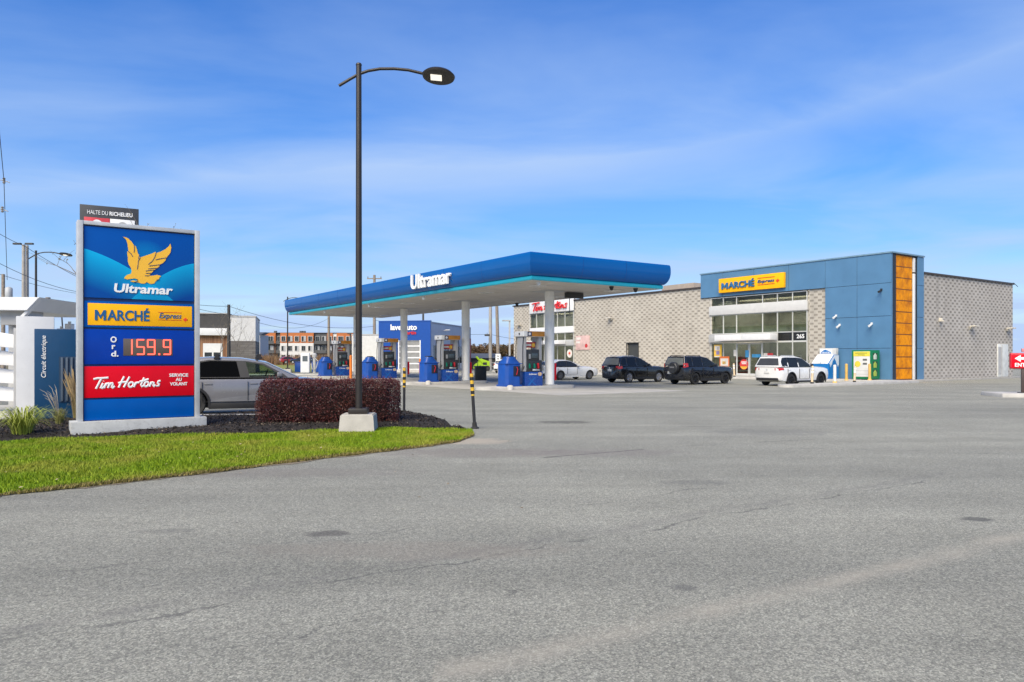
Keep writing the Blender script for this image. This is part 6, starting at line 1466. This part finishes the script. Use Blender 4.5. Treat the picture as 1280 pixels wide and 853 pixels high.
# ------------------------------------------------------------------ bare tree behind the price sign
def bare_tree(name, lab, loc, h, seedn, spread=.5, m=None):
    rng = random.Random(seedn); t = thing(name, lab, 'tree', loc); b = MB(); tips = []
    def grow(p, d, ln, r, lvl):
        pts = [p.copy()]; q = p.copy(); dd = d.copy()
        for k in range(5):
            dd = (dd + Vector((rng.uniform(-1, 1), rng.uniform(-1, 1), rng.uniform(-.5, .7))) * .22).normalized(); q = q + dd * (ln / 5); pts.append(q.copy())
        b.tube(pts, [r * (1 - .13 * k) for k in range(6)], 6 if lvl < 2 else 4)
        if lvl >= 3: tips.append(pts); return
        for k in range(4 if lvl == 0 else 3):
            s = pts[rng.randint(2, 5)]; a = rng.uniform(0, 6.28); grow(s, (dd + Vector((math.cos(a), math.sin(a), .25)) * spread * 1.6).normalized(), ln * rng.uniform(.5, .7), r * .5, lvl + 1)
    grow(Vector((0, 0, 0)), Vector((0, 0, 1)), h * .62, h * .010, 0); b.build('branches', m or mat('bark_grey', (.14, .125, .105), .9), t)
    V = []; 
    for pts in tips:
        for k in range(5):
            p = pts[rng.randint(2, 5)]; a = Vector((rng.uniform(-1, 1), rng.uniform(-1, 1), rng.uniform(-1, 1))) * .035; c = Vector((rng.uniform(-1, 1), rng.uniform(-1, 1), rng.uniform(-1, 1))) * .03
            V += [p, p + a, p + a + c, p + c]
    mesh_np('leaves', [tuple(v) for v in V], np.arange(len(V)), 4, leaf_mat('late_leaf', (.14, .12, .05), (.30, .24, .10), None), t, np.repeat(np.random.default_rng(seedn).random(len(V) // 4), 4)); return t
bare_tree('young_tree', 'nearly bare young tree whose twigs show round the edges of the price sign', (-11.9, 24.0, 0), 6.3, 12, .55)
bare_tree('young_tree', 'bare sapling in front of the dark topped restaurant', (-26.0, 66, 0), 5.5, 5)
bare_tree('young_tree', 'bare sapling in front of the white and grey restaurant block', (-25.0, 67.5, 0), 5.3, 6)

# ------------------------------------------------------------------ buildings behind
t = thing('restaurant', 'low restaurant with dark top, white band, wood cladding and a white and grey block', 'restaurant', pp(236, 447, 74).xy.to_3d(), R(16))
x1 = (286 - 236) * 74 / F; x2 = (319.5 - 236) * 74 / F
b = MB(); b.box(-4, x1 - .02, 0, 9, 4.5, 5.95); b.build('upper_wall', mat('charcoal_metal', (.045, .043, .042), .6, var=.15), t)
b = MB(); b.box(-4, x1 - .02, -.5, 9, 3.8, 4.5, .02); b.build('white_band', WHITE, t)
def plank():
    t_ = NT('plank'); o = t_.obj(); s = t_.n('SeparateXYZ'); t_.l(o, s.inputs[0]); k = t_.math('MULTIPLY', s.outputs[0], 1 / .18)
    wn = t_.n('TexWhiteNoise'); wn.noise_dimensions = '1D'; t_.l(t_.math('FLOOR', k), wn.inputs['W']); c = t_.mix(wn.outputs[0], (.19, .085, .04, 1), (.33, .17, .085, 1)); c = t_.mix(t_.math('LESS_THAN', t_.math('FRACT', k), .08), c, (.06, .03, .02, 1)); t_.l(c, t_.b.inputs['Base Color']); t_.b.inputs['Roughness'].default_value = .7; return t_.m
b = MB(); b.box(-4, x1 - .02, 0, 9, 0, 3.8); b.build('wood_wall', plank(), t)
wx = (264 - 236) * 74 / F
b = MB(); b.box(wx - .9, wx + .9, -.08, 0, .8, 3.0); wf = b.build('window', WHITE, t)
for s in (-.42, .42): b = MB(); b.box(wx + s - .34, wx + s + .34, -.09, -.08, .9, 2.1); b.build('pane', mat('far_glass', (.03, .035, .035), .1), wf)
x1 *= .95; x2 *= .95
b = MB(); b.box(x1, x2, -.6, 8, 3.25, 5.65); b.build('upper_wall', mat('plaster_white', (.56, .56, .55), .7, var=.08), t)
def stone(name, a, c_, bw, bh):
    t_ = NT(name); o = t_.obj(); mp_ = t_.n('Mapping'); t_.l(o, mp_.inputs[0]); mp_.inputs['Rotation'].default_value = (R(90), 0, 0)
    bt = t_.n('TexBrick'); t_.l(mp_.outputs[0], bt.inputs['Vector']); bt.inputs['Color1'].default_value = a + (1,); bt.inputs['Color2'].default_value = c_ + (1,); bt.inputs['Mortar'].default_value = tuple(x * .5 for x in a) + (1,)
    bt.inputs['Scale'].default_value = 1; bt.inputs['Brick Width'].default_value = bw; bt.inputs['Row Height'].default_value = bh; bt.inputs['Mortar Size'].default_value = .015; t_.l(bt.outputs[0], t_.b.inputs['Base Color']); t_.b.inputs['Roughness'].default_value = .85; return t_.m
b = MB(); b.box(x1, x2, -.6, 8, 0, 3.25); b.build('stone_wall', stone('grey_stone', (.17, .16, .15), (.11, .10, .095), .8, .22), t)
b = MB(); b.box(x1 - .05, x2 + .05, -.65, 8.05, 5.65, 5.78); b.box(-4, x1 - .06, -.05, 9, 5.95, 6.05); b.build('coping', GREYP, t)
# apartments: three storeys, orange and dark cladding over white
apt = thing('apartment_row', 'three storey apartment row with orange, dark grey and white cladding far left of the canopy', 'apartments', pp(340, 447, 235).xy.to_3d(), R(4))
k_ = 235 / F; AH = 9.3
def ax(px): return (px - 340) * k_
OR1 = mat('clad_orange', (.42, .13, .03), .6, var=.15); GR1 = mat('clad_dark', (.075, .078, .08), .6, var=.15); WH1 = mat('clad_white', (.60, .59, .56), .7, var=.06); BRN = mat('clad_brown', (.14, .085, .06), .7)
WGL = mat('far_glass', (.03, .035, .035), .1); WGL2 = mat('far_curtain', (.35, .36, .36), .3)
secs = [(322, 332, 'white_orange'), (332, 345, 'orange'), (345, 351, 'dark'), (351, 392, 'mix'), (392, 408, 'dark'), (408, 415, 'orange'), (415, 420, 'white'), (420, 440, 'orange')]
for i_, (a_, c_, kd) in enumerate(secs):
    d0 = (.0, -.6, .4, -1.0, .2, -.3, .1, -.4)[i_]
    up_m = {'orange': OR1, 'dark': GR1, 'mix': OR1, 'white': WH1, 'white_orange': OR1}[kd]; lo_m = {'orange': BRN, 'dark': GR1, 'mix': WH1, 'white': WH1, 'white_orange': WH1}[kd]
    b = MB(); b.box(ax(a_), ax(c_) - .01, d0, 12, 6.1 if kd != 'white' else 6.0, AH); b.build('upper_wall', up_m, apt)
    b = MB(); b.box(ax(a_), ax(c_) - .01, d0 - (.2 if kd == 'mix' else 0), 12, 0, 6.1 if kd != 'white' else 6.0); b.build('lower_wall', lo_m, apt)
    nw = max(1, round((c_ - a_) / 9))
    for r_, zc in enumerate((1.6, 4.4, 7.4)):
        for j in range(nw):
            xc_ = ax(a_ + (c_ - a_) * (j + .5) / nw); w2 = min(1.0, (c_ - a_) * k_ / nw * .34)
            b = MB(); b.box(xc_ - w2, xc_ + w2, d0 - .32, d0 - .0, zc - .8, zc + .9); wf = b.build('window', WH1 if kd != 'dark' else GREYP, apt)
            b = MB(); b.box(xc_ - w2 + .12, xc_ + w2 * .1, d0 - .34, d0 - .32, zc - .7, zc + .8); b.build('pane', WGL, wf)
            b = MB(); b.box(xc_ + w2 * .16, xc_ + w2 - .12, d0 - .34, d0 - .32, zc - .7, zc + .8); b.build('pane', WGL2 if (j + r_) % 2 else WGL, wf)
    if kd in ('orange', 'dark'):
        for z in (3.0, 5.9): b = MB(); b.box(ax(a_) + .2, ax(c_) - .2, d0 - 1.3, d0, z - .15, z); b.box(ax(a_) + .2, ax(c_) - .2, d0 - 1.32, d0 - 1.28, z, z + .9); b.build('balcony', GR1, apt)
b = MB(); b.box(ax(322), ax(440), -.2, 12.1, AH + .0, AH + .12)
for px in (340, 372, 376): b.box(ax(px) - .4, ax(px) + .4, 4, 5, AH + .12, AH + .8)
b.build('roof_edge', GR1, apt)
for (pa, pb, pt, d, lab, m_) in ((64, 75, 411.5, 150, 'distant brown house between the blue charger and the white posts', BRN), (319, 325, 415, 200, 'distant grey roofed house just right of the restaurant', WH1)):
    q0, q1 = pp(pa, pt, d), pp(pb, pt, d); t = thing('house', lab, 'house', (q0.x, q0.y, 0)); w = q1.x - q0.x
    b = MB(); b.box(0, w, 0, 7, 0, q0.z - .8); b.build('wall', m_, t); b = MB(); b.prism([(-.3, -.3, q0.z - .8), (w + .3, -.3, q0.z - .8), (w + .3, 3.5, q0.z), (-.3, 3.5, q0.z)], (0, 3.5, 0)); b.build('roof', GR1, t)
    b = MB(); b.box(w * .3, w * .6, -.06, 0, 1.2, 2.6); wf = b.build('window', WH1, t); b = MB(); b.box(w * .33, w * .57, -.08, -.06, 1.3, 2.5); b.build('pane', WGL, wf)

# ------------------------------------------------------------------ reeds, scrub and far wood
def tuft_field(name, lab, cat, x0, x1, y0, y1, n, hmin, hmax, c0, c1, c2, w=.05, seedn=1, z=-.03):
    rng = np.random.default_rng(seedn); X = rng.uniform(x0, x1, n); Y = rng.uniform(y0, y1, n)
    hh = rng.uniform(hmin, hmax, n) * (.75 + .35 * np.sin(X * .35 + np.sin(Y * .2) * 2)); th = rng.uniform(0, 6.28, n); dx, dy = np.cos(th) * w, np.sin(th) * w; la = rng.uniform(0, 6.28, n); ln = hh * rng.uniform(.05, .3, n)
    V = np.zeros((n, 3, 3)); V[:, 0] = np.stack([X - dx, Y - dy, np.full(n, z)], 1); V[:, 1] = np.stack([X + dx, Y + dy, np.full(n, z)], 1); V[:, 2] = np.stack([X + np.cos(la) * ln, Y + np.sin(la) * ln, hh], 1)
    o = mesh_np(name, V.reshape(-1, 3), np.arange(n * 3), 3, leaf_mat(name + '_stem', c0, c1, c2, .2), None, np.repeat(rng.random(n), 3)); return tag(o, lab, cat, kind='stuff')
tuft_field('reeds', 'brown dry reeds in a band before the apartments', 'reeds', -75, -8, 160, 205, 24000, 1.2, 2.6, (.13, .08, .04), (.30, .20, .10), (.20, .10, .05), .10, 2)
tuft_field('dry_scrub', 'tan dry grass beyond the lot under the canopy', 'grass', -12, 4, 112, 190, 9000, .5, 1.5, (.20, .15, .06), (.36, .28, .12), None, .09, 4)
tuft_field('dry_scrub', 'tan dry grass beyond the lot at the right edge', 'grass', 50, 130, 130, 200, 9000, .5, 1.3, (.20, .15, .06), (.36, .28, .12), None, .09, 5)
def wood(name, lab, x0, x1, y, dep, hh, n, seedn, c0, c1, c2):
    rng = np.random.default_rng(seedn); NC = int((x1 - x0) / .9); cx = rng.uniform(x0, x1, NC); cy = rng.uniform(y, y + dep, NC); ch = hh * rng.uniform(.78, 1.05, NC); cw = rng.uniform(1.5, 3.4, NC)
    i = rng.integers(0, NC, n); a = rng.normal(size=(n, 3)); a /= np.linalg.norm(a, axis=1)[:, None]; r = rng.random(n) ** .45
    P = np.stack([cx[i] + a[:, 0] * cw[i] * r, cy[i] + a[:, 1] * cw[i] * r, ch[i] * (.55 + .45 * a[:, 2] * r)], 1); s = rng.uniform(.15, .45, n)
    q = rng.normal(size=(n, 3)); b_ = np.cross(a, q); b_ /= np.linalg.norm(b_, axis=1)[:, None]; c_ = np.cross(b_, q); c_ /= np.linalg.norm(c_, axis=1)[:, None]
    V = np.stack([P - b_ * s[:, None], P + c_ * s[:, None] * .7, P + b_ * s[:, None], P - c_ * s[:, None] * .7], 1).reshape(-1, 3)
    tone = np.repeat(np.clip(rng.random(n) * .6 + rng.random(NC)[i] * .5, 0, 1), 4)
    return tag(mesh_np(name, V, np.arange(n * 4), 4, leaf_mat(name + '_leaf', c0, c1, c2, .06), None, tone), lab, 'wood', kind='stuff')
wood('far_wood', 'brown autumn wood on the skyline under the canopy', -60, 60, 250, 30, 6.4, 90000, 7, (.055, .04, .022), (.17, .10, .05), (.06, .06, .028))
# ------------------------------------------------------------------ small things under the canopy
q = pp(601, 447, 88)
t = thing('loader', 'lime green compact machine with a raised arm beyond the canopy', 'loader', (q.x, q.y, 0), R(8)); t.scale = (.88, .88, .85); LIME = mat('lime_paint', (.32, .52, .015), .4, var=.08)
b = MB(); b.prism([(-.4, -.6, .5), (1.15, -.6, .5), (1.15, -.6, 1.35), (.5, -.6, 1.5), (.0, -.6, 1.75), (-.4, -.6, 1.2)], (0, 1.2, 0), bev=.04); bd = b.build('body', LIME, t)
b = MB(); b.box(.25, .75, -.62, -.6, .85, 1.2); b.build('grille', BLACK, bd)
b = MB(); b.tube([(.2, -.65, 1.1), (-.35, -.65, 1.7), (-.6, -.65, 2.0)], .09, 8); b.tube([(.2, .65, 1.1), (-.35, .65, 1.7), (-.6, .65, 2.0)], .09, 8); b.build('lift_arm', LIME, t)
b = MB(); b.prism([(-1.0, -.7, .35), (-.55, -.7, .35), (-.55, -.7, 1.1), (-.9, -.7, .8)], (0, 1.4, 0)); b.build('bucket', LIME, t)
for x in (-.15, .8):
    for y in (-.62, .62): b = MB(); b.cyl((x, y - .14, .38), (x, y + .14, .38), .38, n=22); w_ = b.build('wheel', RUBBER, t); b = MB(); b.cyl((x, y - .15, .38), (x, y + .15, .38), .17, n=16); b.build('rim', DARK, w_)
q = pp(596, 447, 100); t = thing('storage_shed', 'low dark long roofed shed behind the lime green machine', 'shed', (q.x - 2, q.y, 0)); b = MB(); b.box(0, 5.2, 0, 4, 0, 1.5); b.build('wall', DARK, t); b = MB(); b.prism([(-.2, -.3, 1.5), (5.4, -.3, 1.5), (5.1, 1.5, 2.1), (.1, 1.5, 2.1)], (0, .3, .04)); b.build('roof', mat('shed_roof', (.09, .1, .11), .5), t)
q = gp(594.5, 460.5, 0); b = MB(); b.cyl((0, 0, 0), (0, 0, 1.35), .10, n=14); b.lathe([(.1, 0), (.06, .06), (0, .08)], (0, 0, 1.35)); o = b.build('bollard', mat('post_red_orange', (.55, .09, .03), .5), loc=q); tag(o, 'red-orange bollard in front of the lime green machine', 'bollard')
q = pp(622.5, 447, 75); t = thing('arrow_sign', 'white square sign with two black arrows on a thin post', 'sign', (q.x, q.y, 0), R(0)); b = MB(); b.cyl((0, 0, 0), (0, 0, 1.4), .04); b.build('post', GREYP, t); b = MB(); b.box(-.24, .24, -.08, -.04, 1.25, 1.95, .01); pl = b.build('plate', LETW, t)
b = MB(); b.prism([(-.1, -.085, 1.68), (.1, -.085, 1.68), (0, -.085, 1.85)], (0, -.01, 0)); b.prism([(-.1, -.085, 1.52), (.1, -.085, 1.52), (0, -.085, 1.35)], (0, -.01, 0)); b.build('arrow', BLACK, pl)
q0, q1 = gp(607, 462.5), gp(641, 464); t = thing('rail_fence', 'low pale rail fence under the canopy behind the litter bin', 'fence', q0)
b = MB(); dv = q1 - q0
for k in range(6): p = dv * (k / 5); b.cyl((p.x, p.y, 0), (p.x, p.y, 1.0), .045, n=8)
b.build('post', GREYP, t); b = MB()
for z in (.45, .92): b.tube([(0, 0, z), (dv.x, dv.y, z)], .035, 6)
b.build('rail', GREYP, t)
for px, py, lab in ((438.5, 474, 'orange post right of the farthest pump, left of the tall lamp'), (525, 466.5, 'short orange post left of the second pump island')):
    q = gp(px, py); b = MB(); b.cyl((0, 0, 0), (0, 0, 1.7 if px < 500 else 1.4), .10, n=14); b.lathe([(.1, 0), (.06, .06), (0, .08)], (0, 0, 1.7 if px < 500 else 1.4)); o = b.build('bollard', ORG, loc=q); tag(o, lab, 'bollard', 'orange posts near the pumps')
# air and vacuum station
q = gp(383, 466.5); t = thing('air_station', 'white air and vacuum unit with grey hoses left of the farthest pump', 'air unit', q, R(10))
b = MB(); b.box(-.55, .35, -.4, .4, 0, 2.05, .12, seg=4); b.build('cabinet', WHITE, t); b = MB(); b.box(-.35, .15, -.42, -.4, 1.2, 1.75); b.build('dial_panel', mat('panel_slate', (.10, .12, .13), .4), t)
b = MB(); b.cyl((.8, 0, 0), (.8, 0, 1.7), .16, n=16); b.lathe([(.24, 0), (.26, .3), (.1, .45)], (.8, 0, 1.6)); b.build('vacuum_drum', GREYP, t)
b = MB(); b.tube([(.8, -.2, 1.6), (1.2, -.3, 1.2), (1.0, -.35, .5), (.6, -.35, .4), (.5, -.3, 1.0)], .05, 6); b.build('hose', GREYP, t)
for px, lab in ((374.5, 'blue waste bin left of the white air unit'), (395.5, 'blue waste bin right of the white air unit')): q = gp(px, 465.5); b = MB(); b.box(-.42, .42, -.42, .42, 0, 1.05, .06); b.box(-.45, .45, -.45, .45, 1.05, 1.14, .03); o = b.build('waste_bin', BINM, loc=q); tag(o, lab, 'waste bin', 'blue waste bins by the air unit')
